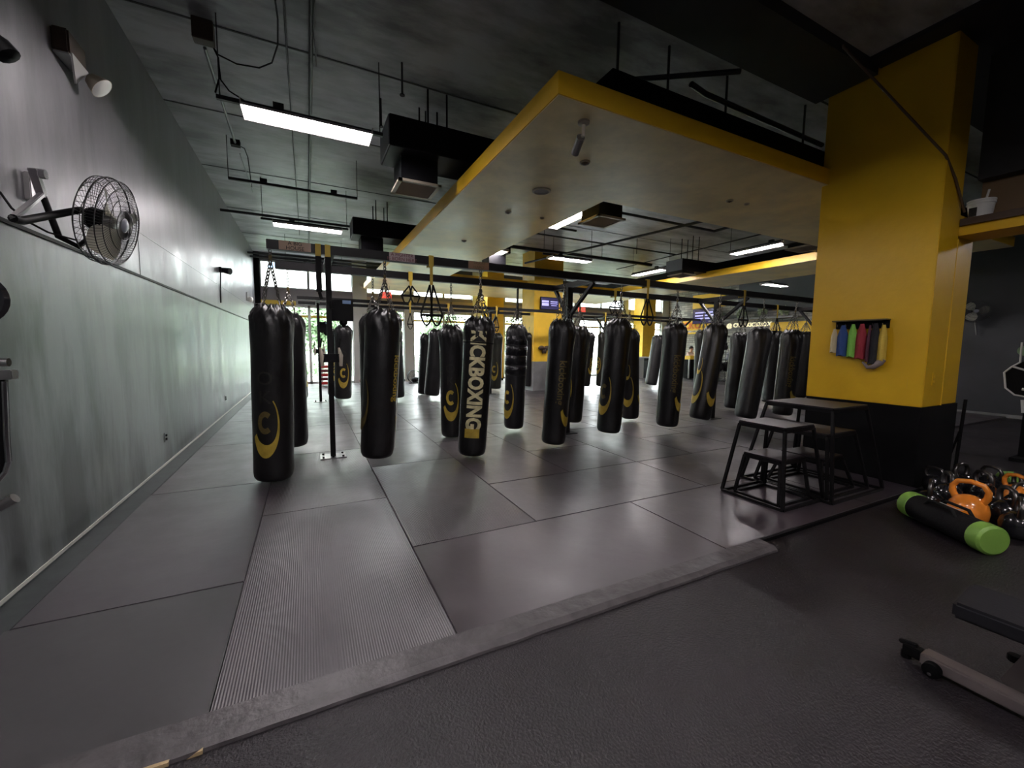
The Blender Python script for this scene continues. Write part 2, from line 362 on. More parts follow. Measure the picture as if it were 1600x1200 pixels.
# ---------------------------------------------------------------- big column and side opening
b = nb(); box(b, 5.95, 6.42, 1.96, 3.12, .885, 4.72); box(b, 6.42, 6.92, 1.985, 3.12, .885, 3.0); cm = struct('trim_10', b, 'yellow', label='large yellow column with black base', bevel=.006)
b = nb(); box(b, 5.955, 6.915, 1.965, 3.115, FZ, .885); obj('black_base', b, 'black', cm)
b = nb(); box(b, 6.42, 6.435, 1.955, 1.985, .885, 2.72); obj('corner_bead', b, 'yellow_pale', cm)
b = nb(); box(b, 6.44, 6.92, YB, 1.984, 2.76, 2.86); lt_ = struct('trim_11', b, 'yellow', label='yellow lintel over the side opening')
b = nb(); box(b, 6.40, 6.95, YB, 1.955, 2.86, 2.93); obj('dark_ledge', b, 'brown', lt_)
b = nb(); box(b, 6.9, 6.95, YB, 1.955, 2.93, 3.4); obj('recess_panel', b, mat('ochre_brown_paint', (.16, .10, .05), .6), lt_)
b = nb(); box(b, 6.75, 6.95, YB, 1.955, 3.4, 4.72); obj('black_header', b, 'ceil_dark', lt_)
# switch plates on the column
b = nb(); box(b, 5.944, 5.95, 2.10, 2.17, 1.08, 1.20); obj('switch_plate', b, 'yellow', cm)
b = nb(); box(b, 6.13, 6.20, 1.953, 1.96, 1.12, 1.26); obj('switch_plate', b, 'yellow', cm); b = nb(); box(b, 6.15, 6.18, 1.948, 1.956, 1.15, 1.18); box(b, 6.15, 6.18, 1.948, 1.956, 1.2, 1.23); obj('switch_rocker', b, 'yellow_pale', cm)
# small yellow columns
def ycol(n, x0, x1, y0, y1, low, label):
    b = nb(); box(b, x0, x1, y0, y1, low, CZ_ - .03); o = struct(n, b, 'yellow_pale', label=label)
    b = nb(); box(b, x0 - .004, x1 + .004, y0 - .004, y1 + .004, FZ, low); obj('grey_base', b, 'concrete' if low > .9 else 'black', o); return o
ycol('trim_12', 6.82, 7.95, 12.1, 12.95, 1.0, 'yellow column with grey base in the middle of the hall')
ycol('trim_13', 6.95, 7.72, 16.4, 17.0, .1, 'orange yellow column at the windows left of the screen')
ycol('trim_14', 15.75, 16.6, 16.3, 17.0, .94, 'orange yellow column at the right end of the windows')
# ---------------------------------------------------------------- window wall
piers = [(-1.63, -1.45), (1.62, 2.15), (3.6, 4.0), (6.6, 7.0), (9.4, 9.75), (12.05, 12.4), (15.2, 15.6), (18.1, 18.6)]
b = nb(); box(b, -1.63, XR, YW, YW + .18, 2.95, 3.52); hd = struct('wall_far', b, 'winbeam', label='window wall header and piers')
b = nb(); box(b, 1.62, XR, YW - .03, YW, 3.02, 3.4); obj('taupe_header', b, 'winbeam2', hd)
for a, c in piers:
    b = nb(); box(b, a, c, YW - .04, YW + .18, FZ, CZ_); obj('pier', b, 'black' if a < -1.6 else 'whitemetal', hd, bevel=.01)
b = nb(); box(b, -1.63, XR, YW, YW + .18, 4.5, CZ_); obj('head_beam', b, 'wall_dark', hd)
bays = [(piers[i][1], piers[i + 1][0]) for i in range(7)]
for i, (a, c) in enumerate(bays):
    n_ = 2; b = nb(); t = .05
    for z0, z1 in ((FZ, .08), (2.86, 2.95), (3.52, 3.57), (4.44, 4.5)): box(b, a, c, YW + .05, YW + .12, z0, z1)
    for kx in range(n_ + 1):
        xm = a + (c - a) * kx / n_; wd = .03 if kx in (0, n_) else .045
        lo = max(a, xm - wd); hi = min(c, xm + wd)
        box(b, lo, hi, YW + .05, YW + .12, FZ, 2.95); box(b, lo, hi, YW + .05, YW + .12, 3.52, 4.5)
    wf = struct('window_%d' % (i + 1), b, 'whitemetal', label='tall framed shopfront window with transom')
    b = nb()
    box(b, a, c, YW + .08, YW + .086, .08, 2.86); box(b, a, c, YW + .08, YW + .086, 3.57, 4.44)
    obj('pane', b, 'glass', wf)
    b = nb(); box(b, a, c, YW + .070, YW + .079, 2.50, 2.58); obj('yellow_film_band', b, 'ystrap', wf)
    b = nb(); x = a + .06
    while x < c - .1:
        l = random.uniform(.03, .12); z = 2.64 + random.choice((0, .07)); box(b, x, min(x + l, c), YW + .072, YW + .079, z, z + .045); x += l + .05
    obj('printed_film', b, 'ghost', wf)
    if i in (1, 4): 
        b = nb(); box(b, (a+c)/2-.12, (a+c)/2-.09, YW - .02, YW + .05, .9, 1.3); obj('door_handle', b, 'chrome', wf)
b = nb(); box(b, -1.45, -.35, YW - .03, YW - .005, 2.93, 3.08); tag(obj('wall_sign', b, 'ystrap', org=None), 'plain yellow strip sign above the leftmost window', 'sign')
# exit signs
def exit_sign(c, lab):
    t = thing('exit_sign', lab, 'sign', c)
    b = nb(); box(b, c[0] - .19, c[0] + .19, c[1] - .03, c[1] + .03, c[2], c[2] + .22); obj('case', b, 'exit', t, bevel=.01)
    for q in (-.12, .12): b = nb(); tube(b, [(c[0] + q, c[1], c[2] + .2), (c[0] + q, c[1], ZB)], .006, 5); obj('hanging_rod', b, 'conduit', t)
    b = text_bm('EXIT', .17, Matrix.Translation((c[0], c[1] - .034, c[2] + .11)) @ Matrix.Rotation(PI / 2, 4, 'X')); obj('lettering', b, 'white', t)
e = atY(603, 466, 15.0); exit_sign((e.x, 15.0, e.z), 'red exit sign hung ahead of the left windows')
e = atY(909, 488, 15.5); exit_sign((e.x, 15.5, e.z), 'red exit sign right of the wall screen')
# ================================================================ OUTSIDE
b = nb(); box(b, -25, 60, YW + .3, 23, -.15, -.06); struct('ground_outside', b, 'outground', label='pale pavement outside the windows')
b = nb(); box(b, -40, 80, 23, 60, -.2, -.1); struct('lawn_outside', b, 'lawn', label='planted strip beyond the pavement')
def building(x0, x1, y0, h, lab):
    t = thing('building', lab, 'building', ((x0 + x1) / 2, y0, -.1))
    b = nb(); box(b, x0, x1, y0, y0 + 8, -.1, h); obj('wall', b, 'bldg', t)
    b = nb(); box(b, x0 - .3, x1 + .3, y0 - .35, y0 + 8.3, h, h + .5); obj('roof', b, 'bldg', t)
    for fl in range(int(h // 3.2)):
        x = x0 + 1.2
        while x < x1 - 2:
            z = .8 + fl * 3.2; b = nb(); box(b, x, x + 1.3, y0 - .08, y0 + .02, z, z + 1.7); f = obj('window', b, 'whitemetal', t)
            b = nb(); box(b, x + .08, x + .6, y0 - .1, y0 - .07, z + .1, z + 1.6); box(b, x + .7, x + 1.22, y0 - .1, y0 - .07, z + .1, z + 1.6); o = obj('pane', b, 'blueglass', f, world=False)
            for v in o.data.vertices: v.co -= base(t)
            x += 3.4
building(-14, 7.5, 37, 12.5, 'white rendered block seen through the left transoms')
building(13, 26, 38, 9.5, 'white building across the street behind the central windows')
def leafball(bm, c, r, n, s):
    for _ in range(n):
        d = Vector((random.gauss(0, 1), random.gauss(0, 1), random.gauss(0, 1))); d.normalize(); p = Vector(c) + d * r * random.uniform(.55, 1.05)
        a = Vector((random.gauss(0, 1), random.gauss(0, 1), random.gauss(0, 1))).normalized(); q = a.orthogonal().normalized(); ss = s * random.uniform(.6, 1.3)
        vs = [bm.verts.new(p + a * ss * u + q * ss * v * .55) for u, v in ((-1, 0), (0, -1), (1, 0), (0, 1))]; bm.faces.new(vs)
def tree(x, y, h, r, lab, m='leaf'):
    t = thing('tree', lab, 'tree', (x, y, -.1), 'trees outside the windows')
    b = nb(); tube(b, [(x, y, -.1), (x + .1, y, h * .35), (x - .05, y + .1, h * .7)], [.16, .12, .05], 8)
    for k in range(4):
        a = k * 1.7; tube(b, [(x, y, h * .4), (x + math.cos(a) * r * .6, y + math.sin(a) * r * .6, h * .72)], [.06, .02], 5)
    obj('trunk', b, 'bark', t, smooth=60)
    b = nb()
    for k in range(13):
        leafball(b, (x + random.uniform(-.55, .55) * r, y + random.uniform(-.5, .5) * r, h * random.uniform(.32, .85)), r * .45, 260, .13)
    obj('foliage', b, m, t)
for i, (x, y, h, r, l) in enumerate([(-3.4, 24.5, 5.2, 1.9, 'leafy tree outside the leftmost window beside the wall'), (.7, 27.5, 4.9, 1.9, 'leafy tree outside the leftmost window, right of its centre bar'), (4.0, 24.5, 4.6, 1.5, 'leafy tree outside between the second and third window piers'),
      (8.0, 27, 4.8, 1.8, 'leafy tree outside behind the two close hanging bags'), (12.2, 25, 4.5, 1.8, 'pale tree outside left of the central yellow column'), (16.6, 27, 4.2, 1.7, 'thin pale tree outside right of the central yellow column'), (24, 27, 4.6, 1.8, 'pale tree outside the rightmost windows')]):
    tree(x, y, h, r, l, 'leaf' if i < 4 else 'leaf2')
# hedge and railing
b = nb()
for k in range(60): leafball(b, (-4 + k * .55, 22.6, .35), .42, 40, .12)
o = obj('hedge', b, 'leaf'); tag(o, 'low green hedge along the pavement outside', 'hedge', kind='stuff')
t = thing('railing', 'pale metal railing outside the windows', 'railing', (0, 19.6, -.06))
b = nb(); box(b, -3, 22, 19.58, 19.62, 1.0, 1.05); box(b, -3, 22, 19.58, 19.62, .55, .58); box(b, -3, 22, 19.58, 19.62, .1, .14); obj('rail', b, 'whitemetal', t)
b = nb()
for k in range(90): box(b, -3 + k * .28, -2.985 + k * .28, 19.59, 19.61, -.06, 1.0)
obj('baluster', b, 'whitemetal', t)['kind'] = 'stuff'
# ================================================================ LIGHT FIXTURES
def fixture(c, along, label, L=1.25, rods=True):
    c = Vector(c); ax = Vector((1, 0, 0)) if along == 'x' else Vector((0, 1, 0)); s = Vector((0, 1, 0)) if along == 'x' else Vector((1, 0, 0)); Z = Vector((0, 0, 1))
    t = thing('ceiling_light', label, 'ceiling light', c, 'fluorescent ceiling lights')
    b = nb(); hw, ht = .085, .17
    sec = [(-ht, 0), (-hw, .06), (hw, .06), (ht, 0), (ht - .012, -.002), (hw - .01, .05), (-hw + .01, .05), (-ht + .012, -.002)]
    prism(b, [c - ax * L / 2 + s * u + Z * v for u, v in sec], ax * L)
    box_ = obox(b, c - ax * (L / 2 + .004) + Z * .028, ax, s, Z, .004, ht, .034); obox(b, c + ax * (L / 2 + .004) + Z * .028, ax, s, Z, .004, ht, .034)
    obj('reflector', b, 'lthous', t)
    for q in (-.105, -.035, .035, .105):
        b = nb(); tube(b, [c - ax * (L / 2 - .03) + s * q + Z * .022, c + ax * (L / 2 - .03) + s * q + Z * .022], .016, 8); obj('tube', b, 'lt', t, smooth=60)
    b = nb(); bar(b, c - ax * (L / 2 + .22) + Z * .09, c + ax * (L / 2 + .14) + Z * .09, .04, .04); obox(b, c - ax * .3 + Z * .13, ax, s, Z, .05, .035, .03); obj('strut', b, 'conduit', t)
    for q in (-(L / 2 + .19), L / 2 + .11): b = nb(); tube(b, [c + ax * q + Z * .1, c + ax * q + Z * (CZ_ - c.z)], .006, 6); obj('hanging_rod', b, 'conduit', t)
    return t
fixture((.1, 5.22, 3.87), 'x', 'bright four tube ceiling light nearest the viewer on the left')
fixture((.09, 9.66, 3.87), 'x', 'lit ceiling light above the left end of the bag rig')
fixture((.1, .7, 3.87), 'x', 'ceiling light of the left row overhead behind the viewer')
fixture((3.3, -1.0, 3.87), 'y', 'unseen added ceiling light overhead to the right behind the viewer')  # added out of view to brighten the yellow column
fixture((.1, -2.6, 3.87), 'x', 'unseen ceiling light added to the left row at the back of the room')  # added out of view for more brightness on the near floor
fixture((.3, 14.2, 3.87), 'x', 'ceiling light of the left row close to the windows')
fixture((4.43, 6.6, 3.87), 'y', 'lit ceiling light left of the square vent in the bulkhead opening')
fixture((4.43, 10.1, 3.87), 'y', 'ceiling light in the bulkhead opening further down the left edge')
fixture((6.5, 9.6, 3.87), 'x', 'small lit ceiling light far inside the bulkhead opening')
fixture((9.72, 6.38, 3.87), 'y', 'lit ceiling light near the yellow column in the bulkhead opening')
fixture((9.78, 9.95, 3.87), 'y', 'lit ceiling light before the far grey duct box')
fixture((15.7, 9.6, 3.87), 'x', 'lit ceiling light over the far right dark corner')
fixture((11.0, -.5, 3.87), 'x', 'ceiling light of the dark side room')
# bare struts under the ceiling
def strut(a, c, z, lab, boxes=2):
    t = thing('lighting_strut', lab, 'strut', (a[0], a[1], z))
    A = Vector((*a, z)); C = Vector((*c, z)); b = nb(); bar(b, A, C, .045, .04); obj('channel', b, 'conduit', t)
    for f in (.0, 1.0): b = nb(); tube(b, [A.lerp(C, f), A.lerp(C, f) + Vector((0, 0, CZ_ - z))], .006, 6); obj('hanging_rod', b, 'conduit', t)
    for k in range(boxes):
        p = A.lerp(C, .25 + .55 * k); b = nb(); box(b, p.x - .05, p.x + .05, p.y - .03, p.y + .03, z + .02, z + .075); obj('junction_box', b, 'conduit', t)
p = atZ(360, 285, 4.1); q = atZ(560, 305, 4.1); strut((p.x, (p.y + q.y) / 2), (q.x, (p.y + q.y) / 2), 4.1, 'dark strut with two junction boxes between the two left lights')
t = tag(obj('ceiling_pipe', (lambda b: (tube(b, [(WX + .01, 11.1, 4.4), (1.4, 11.1, 4.4)], .03, 8), b)[1])(nb()), 'conduit'), 'thick dark pipe crossing the left bay in front of the second light', 'pipe')
# conduits -------------------------------------------------------
def pipe(pts, r, lab, m='conduit', name='conduit'):
    b = nb(); tube(b, pts, r, 8); return tag(obj(name, b, m, smooth=60), lab, 'conduit')
zc = 4.70
pipe([(.13, 2.2, zc), (.13, 16, zc)], .022, 'long straight conduit along the ceiling above the left lights')
pipe([(-.1, 2.2, 4.725), (-.12, 14, 4.725)], .010, 'thin conduit beside the long straight one on the left ceiling')
pipe([(.165 + .02 * math.sin(k * 1.3), 2.2 + k * .3, zc - .02) for k in range(12)], .008, 'black cable wound along the long ceiling conduit')
pA = atZ(320, 75, 4.45); pB = atZ(368, 225, 4.45); pipe([pA, pB], .016, 'bare silver conduit left of the nearest ceiling light', 'conduit_lt')
pC = atZ(375, 240, 4.5); pD = atZ(410, 300, 4.5); pipe([pC, atZ(395, 300, 4.5)], .009, 'thin grey conduit further along the left bay', 'conduit_lt')
# junction box on ceiling w/ cables
p = atZ(318, 55, 4.62); t = thing('junction_box', 'dark ceiling junction box with looping cables at the upper left', 'junction box', (p.x, p.y, 4.55))
b = nb(); box(b, p.x - .09, p.x + .09, p.y - .06, p.y + .06, 4.55, CZ_); obj('case', b, 'brown', t, bevel=.006)
b = nb(); pts = [(p.x + .05, p.y + .03, 4.6)]
for px, py in ((340, 85), (370, 100), (405, 106), (425, 98), (434, 70), (434, 30), (430, 0)): pts.append(atZ(px, py, 4.6))
tube(b, pts, .008, 6); obj('cable', b, 'strap', t, smooth=60)
b = nb(); tube(b, [(p.x + .05, p.y + .05, 4.6), atZ(341, 90, 4.5), atZ(343, 120, 4.25), Vector((-.75, 5.22, 4.0))], .008, 6)
tube(b, [atZ(341, 92, 4.45), atZ(345, 125, 4.2), atZ(358, 142, 4.05), Vector((-.5, 5.22, 3.98))], .007, 6); obj('cable', b, 'strap', t, smooth=60)
b = nb(); q = Vector((pB.x, pB.y, 4.45)); box(b, q.x - .06, q.x + .06, q.y - .05, q.y + .05, 4.42, 4.5); tube(b, [q, q + Vector((.1, .1, 0)), q + Vector((.12, .3, -.05)), q + Vector((.1, .9, -.3))], .007, 6)
tag(obj('junction_box', b, 'strap'), 'small black junction box with a drooping lead between the left lights', 'junction box')
def sprinkler(x, y, lab):
    b = nb(); tube(b, [(x, y, CZ_), (x, y, CZ_ - .35)], .012, 6); lathe(b, [(0, 0), (.03, 0), (.03, .01), (0, .01)], 10, Matrix.Translation((x, y, CZ_ - .36))); tag(obj('sprinkler', b, 'conduit'), lab, 'sprinkler')
for px, py, l in ((628, 105, 'small dark sprinkler drop on the bare ceiling left of the bulkhead corner'), (665, 180, 'black drop rod just left of the bulkhead edge'), (595, 160, 'thin black drop near the right end of the nearest light')):
    q = atZ(px, py, 4.7); sprinkler(q.x, q.y, l)
# pipes above the front of the bulkhead and inside the opening
def pz(px, py, z): return atZ(px, py, z)
pipe([(3.9, 3.45, 4.42), (4.2, 3.5, 4.42), (6.6, 3.5, 4.38)], .03, 'black pipe over the bulkhead left of the big column')
pipe([(3.2, 3.9, 4.5), (4.3, 3.15, 4.5)], .028, 'black diagonal pipe crossing above the bulkhead front')
for k, (x, y) in enumerate(((2.9, 3.5), (3.6, 3.5), (4.55, 3.5), (6.05, 3.45))):
    pipe([(x, y, 4.02), (x, y, CZ_)], .014, ['vertical hanger rod above the bulkhead, nearest its left corner', 'vertical hanger rod above the bulkhead, second from its corner', 'vertical hanger rod at the elbow of the black pipe', 'vertical hanger rod beside the big column'][k], name='hanger_rod')
inner = [([(4.6, 5.4, 4.35), (10.4, 5.4, 4.35)], .028, 'dark pipe across the near side of the bulkhead opening'), ([(4.2, 6.9, 4.3), (8.8, 6.9, 4.3), (8.8, 6.5, 4.3)], .03, 'dark pipe with bent end across the middle of the bulkhead opening'),
 ([(7.9, 4.9, 4.2), (6.4, 12.0, 4.2)], .03, 'diagonal dark pipe running away inside the bulkhead opening'), ([(4.0, 8.6, 4.35), (6.0, 8.6, 4.35)], .028, 'short dark pipe at the left of the bulkhead opening'),
 ([(4.0, 10.6, 4.3), (10.5, 10.6, 4.3)], .05, 'thick dark pipe far inside the bulkhead opening'), ([(4.0, 9.6, 4.45), (10.5, 9.6, 4.45)], .022, 'thin dark pipe far inside the bulkhead opening')]
for pts, r, l in inner: pipe(pts, r, l, name='ceiling_pipe')
for k in range(6):
    x, y = ((5.3, 6.9), (7.6, 5.4), (5.0, 10.6), (6.6, 10.6), (8.4, 10.6), (8.9, 9.6))[k]
    pipe([(x, y, 4.3), (x, y, CZ_)], .008, 'thin hanger rod ' + ('on the bent pipe', 'on the nearest cross pipe', 'left on the thick far pipe', 'middle on the thick far pipe', 'right on the thick far pipe', 'on the thin far pipe')[k] + ' in the bulkhead opening', name='hanger_rod')['group'] = 'hanger rods in the opening'
# far left rack of conduits before the windows
for k in range(4):
    pipe([(WX + .05, 15.2 + k * .3, 4.3 + .05 * (k % 2)), (X0 + 1.0, 15.2 + k * .3, 4.3 + .05 * (k % 2))], .03, ['nearest', 'second', 'third', 'farthest'][k] + ' of the four white pipes running across before the left transoms', 'strap' if k % 2 else 'conduit', name='ceiling_pipe')
for k in range(5):
    x = 8.0 + 0 * k
pipe([(10.2, 5.5, 4.35), (10.2, 12, 4.35)], .016, 'cable tray rail along the right edge of the opening')
# ---------------------------------------------------------------- ducts with square diffusers
def duct(x0, x1, y0, y1, dx, dy, lab, zb=3.93, zt=4.3, dz=3.6, ds=.24, flip=False):
    t = thing('air_duct', lab, 'air duct', (dx, dy, dz))
    b = nb(); box(b, x0, x1, y0, y1, zb, zt); obj('trunk_duct', b, 'duct', t, bevel=.006)
    if not flip: b = nb(); box(b, x0 - .012, x0, y0 + .01, y1 - .01, zb + .01, zt - .01); obj('end_cap', b, 'duct_end', t)
    b = nb(); box(b, dx - ds, dx + ds, dy - ds, dy + ds, dz + .03, zb); obj('drop_box', b, 'duct', t, bevel=.004)
    b = nb(); q = ds + .04
    for a in ((-q, q, -q, -q + .05), (-q, q, q - .05, q), (-q, -q + .05, -q, q), (q - .05, q, -q, q)): box(b, dx + a[0], dx + a[1], dy + a[2], dy + a[3], dz, dz + .03)
    f = obj('grille_frame', b, 'cream', t)
    b = nb(); n_ = 7
    for k in range(n_):
        u = -ds + .02 + (2 * ds - .04) * k / (n_ - 1); vs = box(b, dx - ds, dx + ds, -.004, .004, -.018, .018)
        xf(b, vs, Matrix.Translation((0, dy + u, dz + .02)) @ Matrix.Rotation(.7, 4, 'X'))
    obj('louvre', b, 'cream', t)
    for rx in (x0 + .5, x0 + .75):
        for ry in (y0 + .1, y1 - .1): b = nb(); tube(b, [(rx, ry, zt), (rx, ry, CZ_)], .012, 6); obj('hanger', b, 'strap', t)
duct(.97, 2.6, 5.35, 6.0, 1.38, 5.78, 'black duct with square vent beside the nearest ceiling light')
duct(.97, 2.6, 9.85, 10.5, 1.38, 10.2, 'second black duct with vent, over the left end of the bag rig')
duct(2.6, 4.85, 5.5, 6.0, 4.5, 5.72, 'black vent box at the near left corner of the bulkhead opening', flip=True)
duct(2.6, 4.85, 9.9, 10.4, 4.5, 10.2, 'black vent box further down the left edge of the bulkhead opening', flip=True)
for (px, py, y, l) in ((1062, 432, 8.6, 'grey black vent box on the right edge of the opening, far end'), (1262, 396, 5.0, 'grey vent box beside the big yellow column')):
    p = atY(px, py, y); duct(p.x - .02, p.x + 1.8, y - .1, y + .5, p.x + .3, y + .2, l, zb=3.72, zt=4.05, dz=3.62)
# sprinklers / speaker / camera on bulkhead underside
def disc(px, py, r, lab, name, m='brown', m2='cream', drop=.0):
    p = atZ(px, py, ZB - .006); t = thing(name, lab, name.replace('_', ' '), (p.x, p.y, ZB - .006))
    b = nb(); lathe(b, [(r, 0), (r, -.012), (r * .8, -.02), (r * .78, -.004), (r * .7, 0)], 24, Matrix.Translation(p)); obj('ring', b, m2, t, smooth=50)
    b = nb(); lathe(b, [(r * .76, 0), (r * .76, -.008), (0, -.008 - drop)], 24, Matrix.Translation(p)); obj('centre', b, m, t, smooth=50)
disc(914, 253, .06, 'round recessed sprinkler nearest the front corner of the bulkhead', 'sprinkler', drop=.03)
disc(846, 298, .125, 'round ceiling speaker on the left strip of the bulkhead', 'ceiling_speaker', 'duct_end')
disc(794, 331, .05, 'small sprinkler rosette beyond the round ceiling speaker', 'sprinkler', drop=.03)
disc(847, 340, .035, 'tiny sensor near the inner left edge of the bulkhead', 'ceiling_sensor')
disc(725, 376, .05, 'small sprinkler rosette far down the left strip', 'sprinkler', drop=.03)
disc(1140, 313, .05, 'sprinkler rosette on the front strip left of the big column', 'sprinkler', drop=.03)
disc(1167, 318, .035, 'small sensor on the front strip left of the big column', 'ceiling_sensor')
p = atZ(912, 190, ZB - .006); t = thing('security_camera', 'small hanging camera under the front corner of the bulkhead', 'camera', p)
b = nb(); lathe(b, [(0, 0), (.055, 0), (.055, -.02), (.03, -.03), (0, -.03)], 16, Matrix.Translation(p)); obj('mount', b, 'cream', t, smooth=40)
b = nb(); tube(b, [p + Vector((0, 0, -.02)), p + Vector((0, 0, -.13))], .016, 8); tube(b, [p + Vector((0, 0, -.1)), p + Vector((.03, .08, -.13))], .012, 6); obj('stem', b, 'cream', t)
b = nb(); tube(b, [p + Vector((.0, .04, -.12)), p + Vector((.05, .20, -.19))], .04, 12); obj('lamp_head', b, 'silver', t, smooth=40)
# ================================================================ RIGS
def rig(y0, y1, yp, z, xs, x0, x1, lab, s=.1, plates=True):
    t = thing('bag_rig', lab, 'rig', (xs[0], yp, 0))
    for y in (y0, y1):
        b = nb(); box(b, x0, x1, y - s / 2, y + s / 2, z, z + s); obj('beam', b, 'steel_black', t, bevel=.004)
    for k, x in enumerate(xs):
        h = s * .5 if k or not plates else .03
        if k == 0: h = .032
        b = nb(); box(b, x - h, x + h, yp - h, yp + h, 0, z); obj('post', b, 'steel_black', t, bevel=.003)
        b = nb(); box(b, x - .04, x + .04, y0, y1, z - .001, z + s * .8); obj('cross_arm', b, 'steel_black', t)
        if k:
            b = nb(); bar(b, (x, yp, z - .5), (x, y0 + .08, z), .05, .05, Vector((1, 0, 0))); obj('brace', b, 'steel_black', t)
            b = nb(); bar(b, (x, yp, z - .5), (x, y1 - .08, z), .05, .05, Vector((1, 0, 0))); obj('brace', b, 'steel_black', t)
        b = nb(); box(b, x - .16, x + .16, yp - .13, yp + .13, 0, .012); pl = obj('foot_plate', b, 'silver' if k == 0 else 'steel_black', t, bevel=.002)
        if k == 0:
            for ex in (-.12, 0, .12):
                for ey in (-.09, .09):
                    b = nb(); lathe(b, [(0, .03), (.013, .03), (.013, .012), (0, .012)], 8, Matrix.Translation((x + ex, yp + ey, 0))); obj('bolt', b, 'black', pl)
    return t
rg = rig(5.15, 6.4, 5.9, 2.50, [.26, 4.0, 7.75, 11.5], -.36, 13.4, 'long black steel rig carrying the two front rows of bags')
rg2 = rig(11.1, 12.4, 11.8, 2.56, [.26, 5.1, 9.6, 13.2], -.2, 13.6, 'second black steel rig near the windows carrying the rear bags', s=.08)
# stickers on the front beam
def sticker(px0, px1, l1, l2, col, tcol, lab):
    a = atY(px0, 395, 5.095).x; c = atY(px1, 395, 5.095).x
    t = thing('sticker', lab, 'sticker', ((a + c) / 2, 5.098, 2.55)); b = nb(); box(b, a, c, 5.094, 5.099, 2.503, 2.597); obj('backing', b, col, t)
    b = text_bm(l1, .055, Matrix.Translation(((a + c) / 2, 5.092, 2.575)) @ Matrix.Rotation(PI / 2, 4, 'X'), .001)
    obj('lettering', b, tcol, t); b = text_bm(l2, .055, Matrix.Translation(((a + c) / 2, 5.092, 2.525)) @ Matrix.Rotation(PI / 2, 4, 'X'), .001); obj('lettering', b, tcol, t)
M['stk'] = mat('brown_sticker', (.25, .13, .06), .4); M['stk2'] = mat('mauve_sticker', (.42, .30, .30), .4)
sticker(436, 486, 'A BIG', 'HOUSE', 'stk', 'black', 'brown worn sticker near the left end of the front beam')
sticker(608, 648, 'A FIGHTER', 'IS BORN HERE', 'stk2', 'darkred', 'mauve lettered sticker on the front beam above the second bag')
sticker(732, 764, 'TRAIN', 'HARD', 'stk', 'gold_dim', 'dark brown sticker on the front beam above the gold lettered bag')
# wall ball target box and clips on post
def post_kit(x, y, zt, s, lab):
    t = thing('timer_box', lab, 'box', (x + .03 * s, y, zt - .27 * s))
    b = nb(); box(b, x + .03 * s, x + .27 * s + .02, y - .05, y + .06, zt - .27 * s, zt); obj('case', b, 'black', t, bevel=.005)
    b = nb(); box(b, x + .16 * s, x + .26 * s, y - .054, y - .05, zt - .05 * s, zt - .005); obj('blue_label', b, mat('blue_label', (.12, .2, .35), .4), t)
    b = nb(); lathe(b, [(0, 0), (.05 * s, .06), (.05 * s, .1), (0, .1)], 10, Matrix.Translation((x + .17 * s, y, zt - .36 * s))); obj('knob', b, 'black', t)
    t = thing('band_holder', lab.replace('box', 'clamp holding pale resistance grips').replace('hung high', 'at chest height'), 'holder', (x, y, 1.25))
    b = nb(); box(b, x - .1, x + .1, y - .08, y + .0, 1.27, 1.38); box(b, x - .14, x + .14, y - .05, y - .02, 1.30, 1.36); obj('clamp', b, 'black', t)
    for q in (-.1, .12):
        b = nb(); tube(b, [(x + q, y - .06, 1.22), (x + q, y - .06, 1.36), (x + q - .02, y - .05, 1.46)], [.02, .03, .012], 8); obj('grip', b, 'cream', t, smooth=50)
        b = nb(); tube(b, [(x + q - .02, y - .05, 1.45), (x + q, y - .05, 1.58)], .012, 6); obj('strap', b, 'strap', t)
post_kit(.26, 5.86, 2.08, 1, 'black box hung high on the nearest rig post')
post_kit(.26, 11.78, 2.08, 1, 'black box hung high on the rear rig post')
# ================================================================ PUNCHING BAGS
RB = .2
def bag_profile_mesh(seed, L, r, folds=11, twist=.6):
    rnd = random.Random(seed); b = nb(); n = 48; rows = []
    prof = [(0, .0), (.45, .0), (.72, .004), (.88, .02), (.965, .05), (1, .10)]
    hs = [.14 + (L - .34) * k / 16 for k in range(17)]
    P = [(a * 1.0, h) for a, h in prof] + [(1, h) for h in hs] + [(.99, L - .15), (.965, L - .11), (.90, L - .07), (.78, L - .03), (.62, L - .01), (.55, L + .01), (.5, L + .012), (.40, L - .03), (0, L - .06)]
    ph = rnd.uniform(0, 6)
    for a, h in P:
        ring_ = []
        if a < 1e-6: rows.append([b.verts.new((0, 0, h))]); continue
        topf = max(0, min(1, (h - (L - .42)) / .36)); t2 = max(0, (h / L))
        for k in range(n):
            th = 2 * PI * k / n
            f = 1 + .13 * topf ** 1.3 * (abs(math.sin(folds * .5 * (th + twist * topf))) - .5) * 2 * (1 if a > .5 else 1.6)
            f += .020 * noise.noise(Vector((math.cos(th) * 1.3 + seed, math.sin(th) * 1.3, h * 3.2))) + .012 * noise.noise(Vector((math.cos(th) * 3 + seed, math.sin(th) * 3, h * 9)))
            f *= 1 - .05 * (1 - t2) * (1 if h > .12 else 1) + .0
            ring_.append(b.verts.new((r * a * f * math.cos(th), r * a * f * math.sin(th), h + .022 * topf * math.cos(folds * th) * (a < .95))))
        rows.append(ring_)
    for A, B in zip(rows, rows[1:]):
        for k in range(n):
            if len(A) == 1: b.faces.new((A[0], B[(k + 1) % n], B[k]))
            elif len(B) == 1: b.faces.new((A[k], A[(k + 1) % n], B[0]))
            else: b.faces.new((A[k], A[(k + 1) % n], B[(k + 1) % n], B[k]))
    return b
